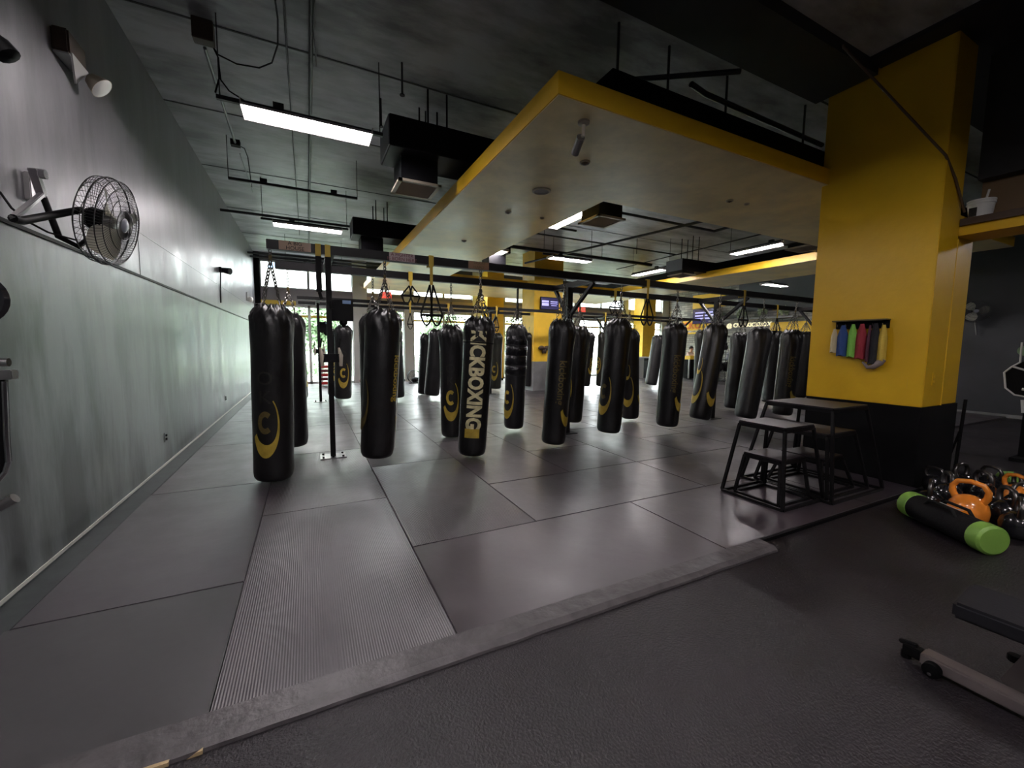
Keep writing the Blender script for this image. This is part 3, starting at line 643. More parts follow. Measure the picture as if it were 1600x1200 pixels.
def wrap(bm, az, z0, r):
    """bm in (u, v, depth): wraps about the bag; u to the right as seen from outside"""
    for v in bm.verts:
        u, vv, dd = v.co; a = az + u / r; rr = r * (1.012 - .03 * (1 - (z0 + vv) / 1.9)) + .0025 + dd
        v.co = Vector((rr * math.cos(a), rr * math.sin(a), z0 + vv))
def slice_u(bm, step=.03):
    us = [v.co.x for v in bm.verts]; x = math.floor(min(us) / step) * step
    while x < max(us):
        bmesh.ops.bisect_plane(bm, geom=bm.verts[:] + bm.edges[:] + bm.faces[:], plane_co=(x, 0, 0), plane_no=(1, 0, 0)); x += step
def crescent(s=1.0, flip=1, k_=1.3):
    b = nb(); A = []; B = []
    for k in range(25):
        t = math.radians(-160 + 215 * k / 24)
        wdt = max(0, math.cos((t + PI / 2 + .25) * .62)) ** 1.5           # thick at the bottom
        o = (flip * .135 * s * math.cos(t), k_ * .26 * s * math.sin(t)); i = (flip * (.135 - .012 - .028 * wdt) * s * math.cos(t), (.26 - .012 - .10 * wdt) * s * k_ * math.sin(t) + .0)
        A.append(b.verts.new((*o, 0))); B.append(b.verts.new((*i, 0)))
    for k in range(24): b.faces.new((A[k], A[k + 1], B[k + 1], B[k]))
    return b
def cring(s=1.0):
    b = nb(); A = []; B = []
    for k in range(21):
        t = math.radians(48 + 264 * k / 20); A.append(b.verts.new((.075 * s * math.cos(t), .12 * s * math.sin(t), 0))); B.append(b.verts.new((.036 * s * math.cos(t), .062 * s * math.sin(t), 0)))
    for k in range(20): b.faces.new((A[k], A[k + 1], B[k + 1], B[k]))
    return b
CH_CACHE = {}
def chain_bm(bm, a, c, link=.05, r=.006):
    a = Vector(a); c = Vector(c); d = c - a; L = d.length
    if L < .02: return
    n = max(1, int(L / (link * .72))); d.normalize(); s = d.orthogonal().normalized(); t = d.cross(s)
    for i in range(n):
        p = a + d * (L * (i + .5) / n); S = s if i % 2 else t; pts = []
        for k in range(8):
            th = 2 * PI * k / 8; pts.append(p + d * (link / 2) * math.cos(th) + S *   .016 * math.sin(th))
        tube(bm, pts, r, 4, closed=True)
F = -PI / 2
def bag(pb, pt, yrow, ybeam, zbeam, az, style, lab, group, m='vinyl', r=RB, L=1.82, fine=True, hang='chain', seam=None, xoff=0, kf=None, name='punching_bag'):
    """pb = pixel of the lower rim, pt = pixel of the top centre"""
    B0 = atY(pb[0], pb[1], yrow - r * .75); bot = Vector((B0.x, yrow, max(.015, B0.z)))
    T0 = atY(pt[0], pt[1], yrow); axis = (Vector((T0.x, yrow, bot.z + L)) - bot).normalized()
    root = thing(name, lab, 'punching bag', bot, group)
    q = Vector((0, 0, 1)).rotation_difference(axis); root.rotation_mode = 'QUATERNION'; root.rotation_quaternion = q
    inv = (Matrix.Translation(bot) @ q.to_matrix().to_4x4()).inverted()
    seed = int(abs(bot.x * 13 + bot.y * 7) * 10) % 97
    body = obj('body', bag_profile_mesh(seed, L, r, folds=9 + seed % 5), m, root, world=False, smooth=70)
    azl = math.atan2(-bot.y, -bot.x) + (az - F)
    if seam is not None: seam = math.atan2(-bot.y, -bot.x) + (seam - F)
    def decal(nm, bm, mm, z0, u0=0):
        slice_u(bm); wrap(bm, azl + u0 / r, z0, r); return obj(nm, bm, mm, root, world=False)
    if style == 'crescent' or style == 'logo':
        dim = style == 'logo'
        decal('logo', crescent(), 'gold', .62)
        decal('logo', cring(), 'gold' if style == 'logo' else 'gold_dim', .66)
        decal('lettering', text_bm('K', .2, Matrix.Identity(4), 0), 'ghost', .92)
        decal('lettering', text_bm('O', .2, Matrix.Identity(4), 0), 'ghost', 1.12)
    if style == 'both':
        decal('logo', crescent(), 'gold_dim', .68, -.27)
        decal('lettering', text_bm('kickboxing', .13, Matrix.Rotation(-PI / 2, 4, 'Z'), 0, .003), 'gold', .98, .20); decal('logo', crescent(.9), 'gold', .60, .36)
    if style == 'side':
        decal('logo', crescent(), 'gold', .62, .12)
        decal('lettering', text_bm('kickboxing', .15, Matrix.Rotation(-PI / 2, 4, 'Z'), 0, .003), 'gold_dim', .93, -.03)
    if style == 'oval':
        decal('logo', crescent(.9), 'gold', .72); 
        decal('lettering', text_bm('CKO', .17, Matrix.Rotation(-PI / 2, 4, 'Z'), 0, .004), 'gold', .80)
    if style == 'panel':
        decal('lettering', text_bm('KICKBOXING', .27, Matrix.Rotation(-PI / 2, 4, 'Z') @ Matrix.Diagonal((.78, 1, 1, 1)), 0, .012), 'palegold', 1.02)
        b = nb(); vs = [b.verts.new(p) for p in ((-.1, -.1, 0), (.1, -.1, 0), (.1, .02, 0), (-.1, .02, 0))]; b.faces.new(vs)
        bmesh.ops.subdivide_edges(b, edges=b.edges[:], cuts=3, use_grid_fill=True); decal('gold_patch', b, 'gold', .36)
        b = nb(); lathe(b, [(r * 1.022, 0), (r * 1.028, .01), (r * 1.022, .02)], 48, Matrix.Translation((0, 0, 1.5))); obj('cover_edge', b, 'strap', root, world=False, smooth=60)
    if style == 'twin':
        decal('logo', crescent(), 'gold', .60); decal('logo', crescent(.5), 'gold', .98)
        decal('logo', crescent(), 'gold', .60, .36)
    if style == 'tape':
        for k, z in enumerate((.95, 1.12, 1.29, 1.46)):
            b = nb(); lathe(b, [(r * .99, 0), (r * 1.035, .01), (r * 1.04, .08), (r * 1.035, .15), (r * .99, .16)], 40, Matrix.Translation((0, 0, z)) @ Matrix.Rotation(.05 * (-1) ** k, 4, 'X')); obj('tape_wrap', b, 'tape', root, world=False, smooth=50)
        decal('logo', crescent(), 'gold', .52, -.02); decal('logo', cring(), 'gold', .56, -.02)
    if seam is not None:
        b = nb(); pts = [(r * 1.015 * math.cos(seam), r * 1.015 * math.sin(seam), z) for z in [.12 + .1 * k for k in range(int((L - .4) / .1) + 1)]]
        tube(b, pts, .005, 5); obj('piping_and_edge_light', b, 'seam', root, world=False)  # seam piping; on the bag over the jump boxes it draws a lit edge
    # hanger: loops, spreader chains and drop chain, in bag space
    hook = inv @ Vector((bot.x + axis.x * 2.05 + xoff, ybeam, zbeam))
    knot = Vector((0, 0, L + .17)).lerp(hook, kf if kf is not None else (.45 if ybeam < 6 else .3))
    b = nb()
    for k in range(4):
        a = PI / 4 + k * PI / 2; p = Vector((r * .62 * math.cos(a), r * .62 * math.sin(a), L - .02)); q_ = Vector((r * .5 * math.cos(a), r * .5 * math.sin(a), L + .07))
        if hang == 'strap': bar(b, p, knot, .022, .003)
        else: tube(b, [p, q_], .006, 5); chain_bm(b, q_, knot) if fine else tube(b, [q_, knot], .0045, 4)
    obj('spreader', b, 'strap' if hang == 'strap' else 'chain', root, world=False)
    b = nb(); tube(b, [knot + Vector((.018 * math.cos(t_), 0, .018 * math.sin(t_))) for t_ in [k * PI / 4 for k in range(8)]], .005, 5, closed=True)
    lathe(b, [(0, -.02), (.016, -.015), (.016, .02), (0, .03)], 8, Matrix.Translation(knot + Vector((0, 0, .04)))); obj('swivel', b, 'gold_dim' if hang == 'chain' else 'chrome', root, world=False)
    b = nb()
    if hang == 'belt': bar(b, knot - Vector((0, 0, .2)), hook, .06, .012)
    elif fine: chain_bm(b, knot + Vector((0, 0, .05)), hook)
    else: tube(b, [knot, hook], .006, 4)
    obj('hanging_strap' if hang == 'belt' else 'chain', b, 'strap' if hang == 'belt' else 'chain', root, world=False)
    b = nb()
    for k in range(8):
        a = k * PI / 4 + .2; p = Vector((r * .66 * math.cos(a), r * .66 * math.sin(a), L - .01)); d_ = Vector((math.cos(a), math.sin(a), 0))
        tube(b, [p - d_ * .015, p + Vector((0, 0, .035)) - d_ * .02, p + Vector((0, 0, .03)) + d_ * .02, p + d_ * .02 - Vector((0, 0, .01))], .004, 4)
    obj('lace', b, 'silver' if fine else 'strap', root, world=False)
    return root
G1 = 'punching bags of the front row'; G2 = 'punching bags of the second row'; G3 = 'punching bags of the rear rig'
YA, YB_ = 5.15, 6.4; ZR = 2.5
F = -PI / 2      # facing the viewer
bag((427, 755), (424, 470), 5.12, YA, ZR, F - .38, 'crescent', 'big black punching bag nearest the left wall with a dim yellow crescent', G1, r=.205, L=1.88, kf=.72)
bag((592, 718), (600, 487), 5.15, YA, ZR, F, 'both', 'wide black punching bag right of the first rig post with yellow slivers on both edges', G1, r=.205, L=1.78, seam=F + 1.35)
bag((743, 714), (750, 492), 5.12, YA, ZR, F - .08, 'panel', 'black punching bag covered with tall pale gold lettering', G1, r=.2, L=1.83)
bag((872, 696), (880, 498), 5.15, YA, ZR, F + .42, 'side', 'black punching bag in front of the braced post with boxing written down its right side', G1, r=.19, L=1.84)
bag((960, 678), (968, 497), 5.15, YA, ZR, F - .75, 'crescent', 'black punching bag under the black handle loops with an orange crescent on its left', G1, r=.2, L=1.8)
bag((1052, 668), (1056, 505), 5.15, YA, ZR, F + .5, 'side', 'upright black punching bag left of the reception desk with dim vertical lettering', G1, r=.195, L=1.78, seam=F - 1.3)
bag((1103, 657), (1121, 505), 5.15, YA, ZR, F - 1.0, 'twin', 'leaning black punching bag with bright yellow marks on its left edge', G1, r=.195, L=1.76)
bag((1176, 655), (1190, 507), 5.15, YA, ZR, F + 1, 'none', 'plain charcoal punching bag tilting right beside the smaller jump box', G1, m='vinyl_grey', r=.21, L=1.8)
bag((459, 700), (452, 505), YB_, YB_, ZR, F - 1, 'none', 'black punching bag hidden behind the nearest one at the left wall', G2, r=.19)
bag((588, 688), (583, 490), YB_, YB_, ZR, F - 1.2, 'none', 'punching bag peeking out left behind the wide second bag', G2, r=.2, L=1.84, seam=F + .1)
bag((711, 684), (705, 493), YB_, YB_, ZR, F - .1, 'logo', 'black punching bag with a clear gold C ring and crescent facing front', G2, r=.19, L=1.8)
bag((808, 671), (808, 505), YB_, YB_, ZR, F - .7, 'tape', 'punching bag wrapped in crumpled black tape around its upper half', G2, r=.185, L=1.8, hang='belt', m='vinyl_grey')
bag((901, 661), (905, 508), YB_, YB_, ZR, F - 1.0, 'crescent', 'black punching bag just behind right of the braced post bag, crescent on its left edge', G2, r=.19, L=1.8)
bag((992, 655), (984, 510), YB_, YB_, ZR, F - .3, 'twin', 'black punching bag half behind with two round yellow marks low down', G2, r=.19, L=1.8)
bag((1102, 640), (1099, 515), YB_, YB_, ZR, F - 1.2, 'none', 'pale faded punching bag behind the left edge of the leaning one', G2, m='vinyl_green', r=.17, L=1.78)
bag((1153, 639), (1157, 519), YB_, YB_, ZR, F - 1.2, 'none', 'plain upright black punching bag with a pale left seam, left of the tilting charcoal one', G2, r=.2, L=1.8, seam=F - 1.25)
bag((1212, 630), (1212, 522), YB_, YB_, ZR, F, 'none', 'black punching bag behind the right edge of the tilting charcoal one', G2, r=.2, L=1.8)
bag((1233, 650), (1238, 517), 5.2, YA, ZR, F + .5, 'side', 'punching bag over the jump boxes with a pale line for its lit left edge', G1, seam=F - 1.1, r=.2, L=1.8)  # pale seam line stands in for light along the left edge
bag((1256, 622), (1258, 524), YB_, YB_, ZR, F, 'none', 'dark punching bag at the edge of the big yellow column', G2, r=.2, L=1.75)
YC, YD, ZC = 11.1, 12.4, 2.56
bag((468, 624), (461, 512), YC, YC, ZC, F + .6, 'side', 'greenish punching bag of the rear rig seen right of the nearest bag', G3, m='vinyl_green', r=.2, fine=False)
bag((462, 618), (458, 520), YD, YD, ZC, F, 'none', 'rearmost punching bag at the left wall', G3, r=.2, fine=False)
bag((537, 624), (537, 515), YC, YC, ZC, F, 'logo', 'black punching bag of the rear rig just right of the first post', G3, r=.21, fine=False)
bag((524, 619), (526, 520), YD, YD, ZC, F, 'oval', 'punching bag half hidden behind the rear bag by the first post', G3, r=.2, fine=False)
bag((623, 622), (616, 520), YC, YC, ZC, F, 'none', 'rear punching bag showing right of the wide second bag', G3, r=.2, fine=False)
bag((664, 617), (667, 520), YD, YD, ZC, F, 'none', 'slim rear punching bag, left one of the close pair by the windows', G3, r=.2, fine=False)
bag((677, 619), (684, 515), YC, YC, ZC, F, 'none', 'leaning rear punching bag, right one of the close pair by the windows', G3, r=.22, fine=False, seam=F - 1.2)
bag((729, 610), (727, 524), YD, YD, ZC, F, 'none', 'rear punching bag seen between the gold ring bag and the lettered bag', G3, r=.2, fine=False)
bag((777, 608), (776, 520), YD, YD, ZC, F - .3, 'logo', 'greenish grey rear punching bag with gold ring, right of the lettered bag', G3, m='vinyl_green', r=.2, fine=False)
bag((828, 604), (828, 520), YD, YD, ZC, F, 'none', 'rear punching bag just left of the central yellow column', G3, r=.18, fine=False)
bag((917, 604), (921, 526), YC + .3, YC, ZC, F + .9, 'oval', 'rear punching bag right of the braced post with an oval ring of letters', G3, r=.2, fine=False)
bag((908, 607), (914, 524), YC - .2, YC, ZC, F, 'none', 'plain rear punching bag overlapping the one with oval letters', G3, r=.19, fine=False, seam=F - 1)
bag((944, 604), (944, 526), YC, YC, ZC, F - .9, 'oval', 'rear punching bag left of the handle loop bag with oval gold lettering', G3, m='vinyl_green', r=.2, fine=False)
bag((1022, 602), (1030, 522), YC, YC, ZC, F, 'none', 'plain tilted rear punching bag by the rightmost windows', G3, m='vinyl_grey', r=.22, fine=False)
# ---------------------------------------------------------------- suspension trainers
def trainer(x, y, z, lab, drop=.7, n_=2, col='ystrap'):
    t = thing('suspension_trainer', lab, 'suspension trainer', (x, y, z), 'suspension straps on the rigs')
    b = nb(); yy = y - .056
    box(b, x - .03, x + .03, yy - .004, yy, z - .02, z + .11); box(b, x - .03, x + .03, yy - .004, y + .06, z - .02, z - .016); box(b, x - .03, x + .03, y + .052, y + .056, z - .02, z + .11); box(b, x - .03, x + .03, yy, y + .06, z + .104, z + .108); obj('anchor_loop', b, col, t)
    b = nb(); box(b, x - .018, x + .018, yy - .004, yy + .002, z - drop * .4, z - .018); obj('webbing', b, col, t)
    for k in range(n_):
        q = (k - (n_ - 1) / 2) * .13; top = Vector((x + q * .3, yy, z - drop * .4)); b = nb()
        L_ = Vector((x + q - .075, yy, z - drop)); R_ = Vector((x + q + .075, yy, z - drop)); bar(b, top, L_, .022, .006, Vector((0, 1, 0))); bar(b, top, R_, .022, .006, Vector((0, 1, 0)))
        pts = [L_.lerp(R_, u) + Vector((0, 0, -.13 * math.sin(PI * u))) for u in [i / 8 for i in range(9)]]; tube(b, pts, .012, 6)
        h = obj('foot_cradle', b, 'strap', t)
        b = nb(); tube(b, [L_, R_], .017, 8); obj('handle', b, 'strap', t)
    return t
for px, l, y, z, dr in ((672, 'black handle loops on a yellow strap hung left of the gold ring bag', YA, ZR, .62), (1010, 'cluster of black handle loops hung beside the fifth front bag', YA, ZR, .5), (1162, 'pair of black loops hung above the plain upright bag', YA, ZR, .45),
    (640, 'short yellow strap looped on the second beam left of the gold ring bag', YB_, ZR, .25), (960, 'short yellow strap on the second beam above the loop bag', YB_, ZR, .22), (1216, 'dark loops hung by the far right post of the rig', YB_, ZR, .55)):
    xx = atY(px, 420, y).x; trainer(xx, y, z, l, dr, 2)
for px, l in ((640, 'handles hung on the rear rig left of the window pier'), (700, 'yellow strap on the rear rig above the close pair of bags'), (775, 'yellow strap on the rear rig near the orange column'), (945, 'handles hung on the rear rig right of the braced post')):
    xx = atY(px, 480, YC).x; trainer(xx, YC, ZC, l, .5, 1)
# two bright short anchor straps over the near beam at the first post
for k, px in enumerate((497, 512)):
    xx = atY(px, 392, 5.09).x; b = nb(); z = ZR
    for y0, y1, z0, z1 in ((5.094, 5.098, z - .03, z + .104), (5.202, 5.206, z - .03, z + .104), (5.094, 5.206, z + .1, z + .104), (5.094, 5.206, z - .03, z - .026)): box(b, xx - .028, xx + .028, y0, y1, z0, z1)
    t = thing('anchor_strap', ['yellow strap over the front beam left of the nearest post', 'yellow strap over the front beam right at the nearest post'][k], 'strap', (xx, 5.15, z - .03)); obj('loop', b, 'ystrap', t)
    b = nb(); box(b, xx - .03, xx + .03, 5.093, 5.099, z - .42 + k * -.1, z - .03); tube(b, [(xx, 5.096, z - .42 - k * .1), (xx + .02, 5.096, z - .5 - k * .1)], .02, 6); obj('hanging_webbing', b, 'strap', t)
# ================================================================ WALL FAN
def fan(c, nrm, rad, lab, arms=None, loc=None):
    nrm = Vector(nrm).normalized(); c = Vector(c); t = thing('wall_fan', lab, 'fan', loc or c)
    s = nrm.cross(Vector((0, 0, 1))).normalized(); u = s.cross(nrm)
    m_ = Matrix((s, u, nrm)).transposed().to_4x4(); m_.translation = c
    D = rad * .5
    def P(r, a, z): return m_ @ Vector((r * math.cos(a), r * math.sin(a), z))
    b = nb()
    for r_, z_, w_ in ((rad, 0, .006), (rad * .97, D * .35, .004), (rad * .97, -D * .35, .004), (rad * .82, D * .5, .003), (rad * .82, -D * .52, .003), (rad * .6, D * .56, .003), (rad * .35, D * .6, .003), (rad * .5, -D * .58, .003)):
        tube(b, [P(r_, 2 * PI * k / 40, z_) for k in range(40)], w_ * rad / .33, 5, closed=True)
    for k in range(90):
        a = 2 * PI * k / 90; sk = .35
        tube(b, [P(rad * .17, a + sk, D * .6), P(rad * .5, a + sk * .5, D * .59), P(rad * .82, a, D * .5), P(rad * .97, a, D * .33), P(rad, a, 0)], .0016 * rad / .33, 3, cap=False)
        if k % 2 == 0: tube(b, [P(rad, a, 0), P(rad * .97, a, -D * .33), P(rad * .82, a, -D * .52), P(rad * .2, a, -D * .62)], .0016 * rad / .33, 3, cap=False)
    obj('cage', b, 'wire', t)
    b = nb(); lathe(b, [(0, D * .66), (rad * .13, D * .64), (rad * .17, D * .58), (rad * .17, D * .54), (0, D * .54)], 24, m_); cap_ = obj('badge', b, 'duct_end', t, smooth=40)
    b = nb(); lathe(b, [(0, D * .3), (rad * .14, D * .25), (rad * .15, -D * .1), (0, -D * .1)], 20, m_); obj('hub', b, 'silver', t, smooth=40)
    b = nb(); lathe(b, [(0, -D * .12), (rad * .24, -D * .15), (rad * .26, -D * .6), (rad * .2, -D * .8), (0, -D * .82)], 20, m_); obj('motor', b, 'black', t, smooth=40)
    for k in range(3):
        a0 = .9 + k * 2 * PI / 3; b = nb(); G = []
        for i in range(7):
            rr = rad * (.12 + .76 * i / 6); wd = .72 * math.sin(PI * (.25 + .62 * i / 6)); row = []
            for j in range(6): f = j / 5 - .5; row.append(b.verts.new(P(rr, a0 + f * wd * 1.9, D * .12 + f * -rad * .32)))
            G.append(row)
        for A, B in zip(G, G[1:]):
            for j in range(5): b.faces.new((A[j], A[j + 1], B[j + 1], B[j]))
        bmesh.ops.solidify(b, geom=b.faces[:], thickness=.003); obj('blade', b, 'fanblade', t, smooth=50)
    return t, P, D
fc = Vector((-1.2, 4.0, 2.40)); _p = atX(170, 347, -1.26); fc = _p
t, P, D = fan(fc, (.981, -.086, -.174), .305, 'large chrome caged wall fan high on the left wall')
W_ = atX(50, 285, -1.6)
b = nb(); box(b, WX, WX + .035, W_.y - .03, W_.y + .04, W_.z - .12, W_.z + .06); obj('wall_plate', b, 'silver', t, bevel=.006)
p0 = atX(52, 270, -1.56); p1 = atX(66, 303, -1.55); p2 = atX(20, 341, -1.42); p3 = atX(125, 328, -1.38); p4 = atX(92, 370, -1.5); p5 = atX(122, 385, -1.38)
b = nb(); bar(b, p0 + Vector((0, 0, .03)), p1 + Vector((0, 0, -.02)), .04, .045, Vector((0, 1, 0))); lathe(b, [(0, 0), (.03, 0), (.03, .03), (0, .03)], 16, Matrix.Translation(p0 + Vector((.03, 0, 0))) @ Matrix.Rotation(PI / 2, 4, 'Y')); obj('clamp', b, 'chrome', t)
b = nb(); bar(b, p1, p2, .03, .026); obj('swing_arm', b, 'silver', t, bevel=.004)
b = nb(); tube(b, [p2, p2.lerp(p3, .1) + Vector((0, 0, -.02)), p3, P(.05, 2.5, -D * .7)], .022, 10); obj('swing_arm', b, 'black', t, smooth=50)
b = nb(); tube(b, [p1, p4, p5, P(.12, 4.3, -D * .6)], [.018, .02, .018, .015], 10); obj('tilt_arm', b, 'black', t, smooth=50)
b = nb(); pts = [atX(0, 300, -1.55), atX(18, 325, -1.5), atX(45, 347, -1.46), atX(75, 363, -1.46), atX(118, 375, -1.4)]; tube(b, pts, .006, 6); obj('power_cord', b, 'strap', t, smooth=60)
# far fan on the dark wall
c_ = atX(1524, 486, 14.15); t, P, D = fan(c_, (-.85, -.45, -.1), .26, 'small chrome wall fan on the dark wall right of the big column')
b = nb(); tube(b, [P(0, 0, -D * .8), Vector((14.3, c_.y - .1, c_.z - .1)), Vector((14.5, c_.y - .15, c_.z - .15))], .025, 8); tube(b, [P(0, 0, -D * .7), Vector((14.4, c_.y, c_.z - .55))], .02, 8); obj('wall_bracket', b, 'silver', t)
# emergency light high on left wall
W_ = atX(112, 85, WX + .06); t = thing('emergency_light', 'bronze emergency light unit high on the left wall', 'emergency light', (WX, W_.y, W_.z))
b = nb(); box(b, WX, WX + .10, W_.y - .15, W_.y + .13, W_.z - .06, W_.z + .11); obj('case', b, 'brown', t, bevel=.012)
b = nb(); pr = [(WX + .1, W_.y - .15, W_.z - .06), (WX + .1, W_.y + .13, W_.z - .06), (WX + .1, W_.y + .13, W_.z + .05), (WX + .1, W_.y - .15, W_.z + .05)]
box(b, WX + .005, WX + .095, W_.y - .14, W_.y + .12, W_.z - .072, W_.z - .06); obj('diffuser_strip', b, 'whitemetal', t)
prism(b2 := nb(), [(WX + .1, W_.y - .14, W_.z - .055), (WX + .1, W_.y + .12, W_.z - .055), (WX + .02, W_.y + .12, W_.z - .16)], (.012, 0, .0)); obj('white_flap', b2, 'white', t)
for q in (.21,):
    b = nb(); mm = Matrix.Translation((WX + .1, W_.y + q, W_.z - .06)) @ Matrix.Rotation(2.3, 4, 'Y'); lathe(b, [(0, -.02), (.05, -.01), (.085, .07), (.09, .08), (0, .08)], 20, mm); h = obj('lamp_head', b, 'cream', t, smooth=40)
    b = nb(); lathe(b, [(0, .10), (.05, .095), (.085, .08), (0, .08)], 20, mm); obj('lens', b, 'white', t, smooth=60)
W_ = atX(350, 422, WX + .08); t = thing('security_camera', 'small black camera with dangling lead far along the left wall', 'camera', (WX, W_.y, W_.z))
b = nb(); box(b, WX, WX + .05, W_.y - .08, W_.y + .08, W_.z - .05, W_.z + .05); obj('mount', b, 'black', t)
b = nb(); tube(b, [(WX + .05, W_.y, W_.z), (WX + .2, W_.y - .08, W_.z - .03)], [.05, .07], 12); obj('body', b, 'duct', t)
b = nb(); tube(b, [(WX + .02, W_.y, W_.z), (WX + .02, W_.y - .1, W_.z - .3), (WX + .01, W_.y - .1, W_.z - .7)], .012, 5); obj('lead', b, 'strap', t)
W_ = atX(392, 470, WX + .06); t = thing('spot_lamp', 'small white spot lamp at the far end of the left wall', 'lamp', (WX, W_.y - .5, W_.z))
b = nb(); sphere(b, (WX + .1, W_.y - .5, W_.z), .08); obj('head', b, 'white', t, smooth=60); b = nb(); box(b, WX, WX + .04, W_.y - .58, W_.y - .42, W_.z - .05, W_.z + .2); obj('mount', b, 'whitemetal', t)
for px, py, l in ((258, 683, 'wall socket low on the left wall, nearer one'), (352, 622, 'wall socket low on the left wall, farther one')):
    W_ = atX(px, py, WX); t = thing('wall_socket', l, 'socket', (WX, W_.y, W_.z))
    b = nb(); box(b, WX, WX + .008, W_.y - .04, W_.y + .04, W_.z - .06, W_.z + .06); obj('plate', b, 'wall', t, bevel=.003)
    b = nb(); box(b, WX + .006, WX + .02, W_.y - .015, W_.y + .015, W_.z + .01, W_.z + .035); box(b, WX + .006, WX + .02, W_.y - .015, W_.y + .015, W_.z - .035, W_.z - .01); obj('outlet', b, 'black', t)
# ================================================================ JUMP BOXES
def jumpbox(cx, cy, levels, lab, nested):
    """levels: list of (half base x, half base y, half top x, half top y, height)"""
    for i, (bx, by, tx, ty, h) in enumerate(levels):
        t = thing('jump_box', nested[i], 'jump box', (cx, cy, 0), lab)
        s = .026
        b = nb(); box(b, cx - tx - .006, cx + tx + .006, cy - ty - .006, cy + ty + .006, h - .012, h); obj('platform', b, 'plyotop', t, bevel=.003)
        b = nb(); hh = h - .012
        for a, c in (((-tx, -ty), (tx, -ty)), ((-tx, ty), (tx, ty)), ((-tx, -ty), (-tx, ty)), ((tx, -ty), (tx, ty))):
            bar(b, (cx + a[0], cy + a[1], hh - .02), (cx + c[0], cy + c[1], hh - .02), s, .04)
        obj('top_frame', b, 'steel_black', t)
        b = nb(); zb = .014
        for a, c in (((-bx, -by), (bx, -by)), ((-bx, by), (bx, by)), ((-bx, -by), (-bx, by)), ((bx, -by), (bx, by))): bar(b, (cx + a[0], cy + a[1], zb), (cx + c[0], cy + c[1], zb), s, s)
        obj('base_frame', b, 'steel_black', t)
        for sx in (-1, 1):
            for sy in (-1, 1):
                b = nb(); bar(b, (cx + sx * bx, cy + sy * by, .02), (cx + sx * tx, cy + sy * ty, hh - .02), s, s, Vector((1, 0, 0))); obj('leg', b, 'steel_black', t)
jumpbox(4.22, 2.47, [(.335, .31, .235, .225, .765), (.25, .225, .19, .18, .44)], 'metal jump boxes by the column', ['medium steel jump box with open legs, nearest the middle of the floor', 'lowest steel jump box, standing inside the medium one'])
jumpbox(5.0, 2.52, [(.50, .46, .33, .33, .92), (.40, .37, .27, .27, .64), (.3, .28, .2, .2, .36)], 'metal jump boxes by the column', ['tallest steel jump box against the yellow column', 'jump box nested inside the tallest one, its platform halfway up', 'smallest jump box nested under the tallest one'])
# ================================================================ COLUMN RACK WITH BANDS
xw = 5.95
t = thing('wall_rack', 'dark wall rack with hooks on the yellow column', 'rack', (xw, 2.55, 1.75))
b = nb(); box(b, xw - .012, xw, 2.30, 2.83, 1.755, 1.85); obj('back_plate', b, 'black', t); b = nb(); box(b, xw - .10, xw, 2.295, 2.835, 1.845, 1.86); obj('shelf_top', b, 'gold_dim', t)
for k in range(6):
    y = 2.34 + k * .09; b = nb(); tube(b, [(xw - .01, y, 1.80), (xw - .06, y, 1.785), (xw - .075, y, 1.81)], .005, 6); obj('hook', b, 'chrome', t)
def cloth(y, wd, z0, z1, m, lab, nm='exercise_band', cat='exercise band', x_=.075, loop=False):
    b = nb(); n_ = 10; rows = []
    for i in range(9):
        f = i / 8; z = z1 + (z0 - z1) * f; row = []; ww = wd * (.35 + .65 * min(1, f * 3)) * .5
        for k in range(n_ * 2):
            a = 2 * PI * k / (n_ * 2); th = .022 * (.5 + min(1, f * 2))
            row.append(b.verts.new((xw - x_ + th * math.sin(a) * (1 + .4 * math.sin(3 * a + f)), y + ww * math.cos(a) * (1 + .06 * math.sin(5 * a)), z + .01 * math.sin(3 * a) * f)))
        rows.append(row)
    for A, B in zip(rows, rows[1:]):
        for k in range(n_ * 2): b.faces.new((A[k], A[(k + 1) % (n_ * 2)], B[(k + 1) % (n_ * 2)], B[k]))
    b.faces.new(rows[0][::-1]); b.faces.new(rows[-1])
    o = obj(nm, b, m, smooth=50, org=(xw - x_, y, z0)); tag(o, lab, cat, 'bands hanging on the column rack'); return o
cloth(2.81, .07, 1.47, 1.76, 't_cream', 'pale yellow exercise band hanging leftmost on the column rack')
cloth(2.72, .11, 1.43, 1.80, 't_blue', 'blue exercise band bundle on the column rack')
cloth(2.62, .09, 1.42, 1.81, 't_green', 'lime green exercise band on the column rack')
cloth(2.53, .105, 1.40, 1.81, 't_red', 'dark red exercise band bundle on the column rack')
cloth(2.455, .045, 1.37, 1.79, 't_maroon', 'narrow maroon band between the red and black ones', x_=.07)
cloth(2.40, .10, 1.34, 1.81, 't_black', 'black exercise band bundle on the column rack')
cloth(2.325, .085, 1.38, 1.79, 't_yellow', 'yellow exercise band hanging rightmost on the column rack')
b = nb(); tube(b, [(xw - .06, 2.50, 1.36), (xw - .08, 2.44, 1.30), (xw - .09, 2.38, 1.31), (xw - .08, 2.33, 1.36), (xw - .07, 2.30, 1.40)], [.012, .02, .03, .04, .03], 10)
tag(obj('hand_wrap', b, mat('grey_wrap', (.25, .2, .19), .8), smooth=50, org=(xw - .08, 2.4, 1.3)), 'rolled grey hand wrap dangling below the black band', 'hand wrap')
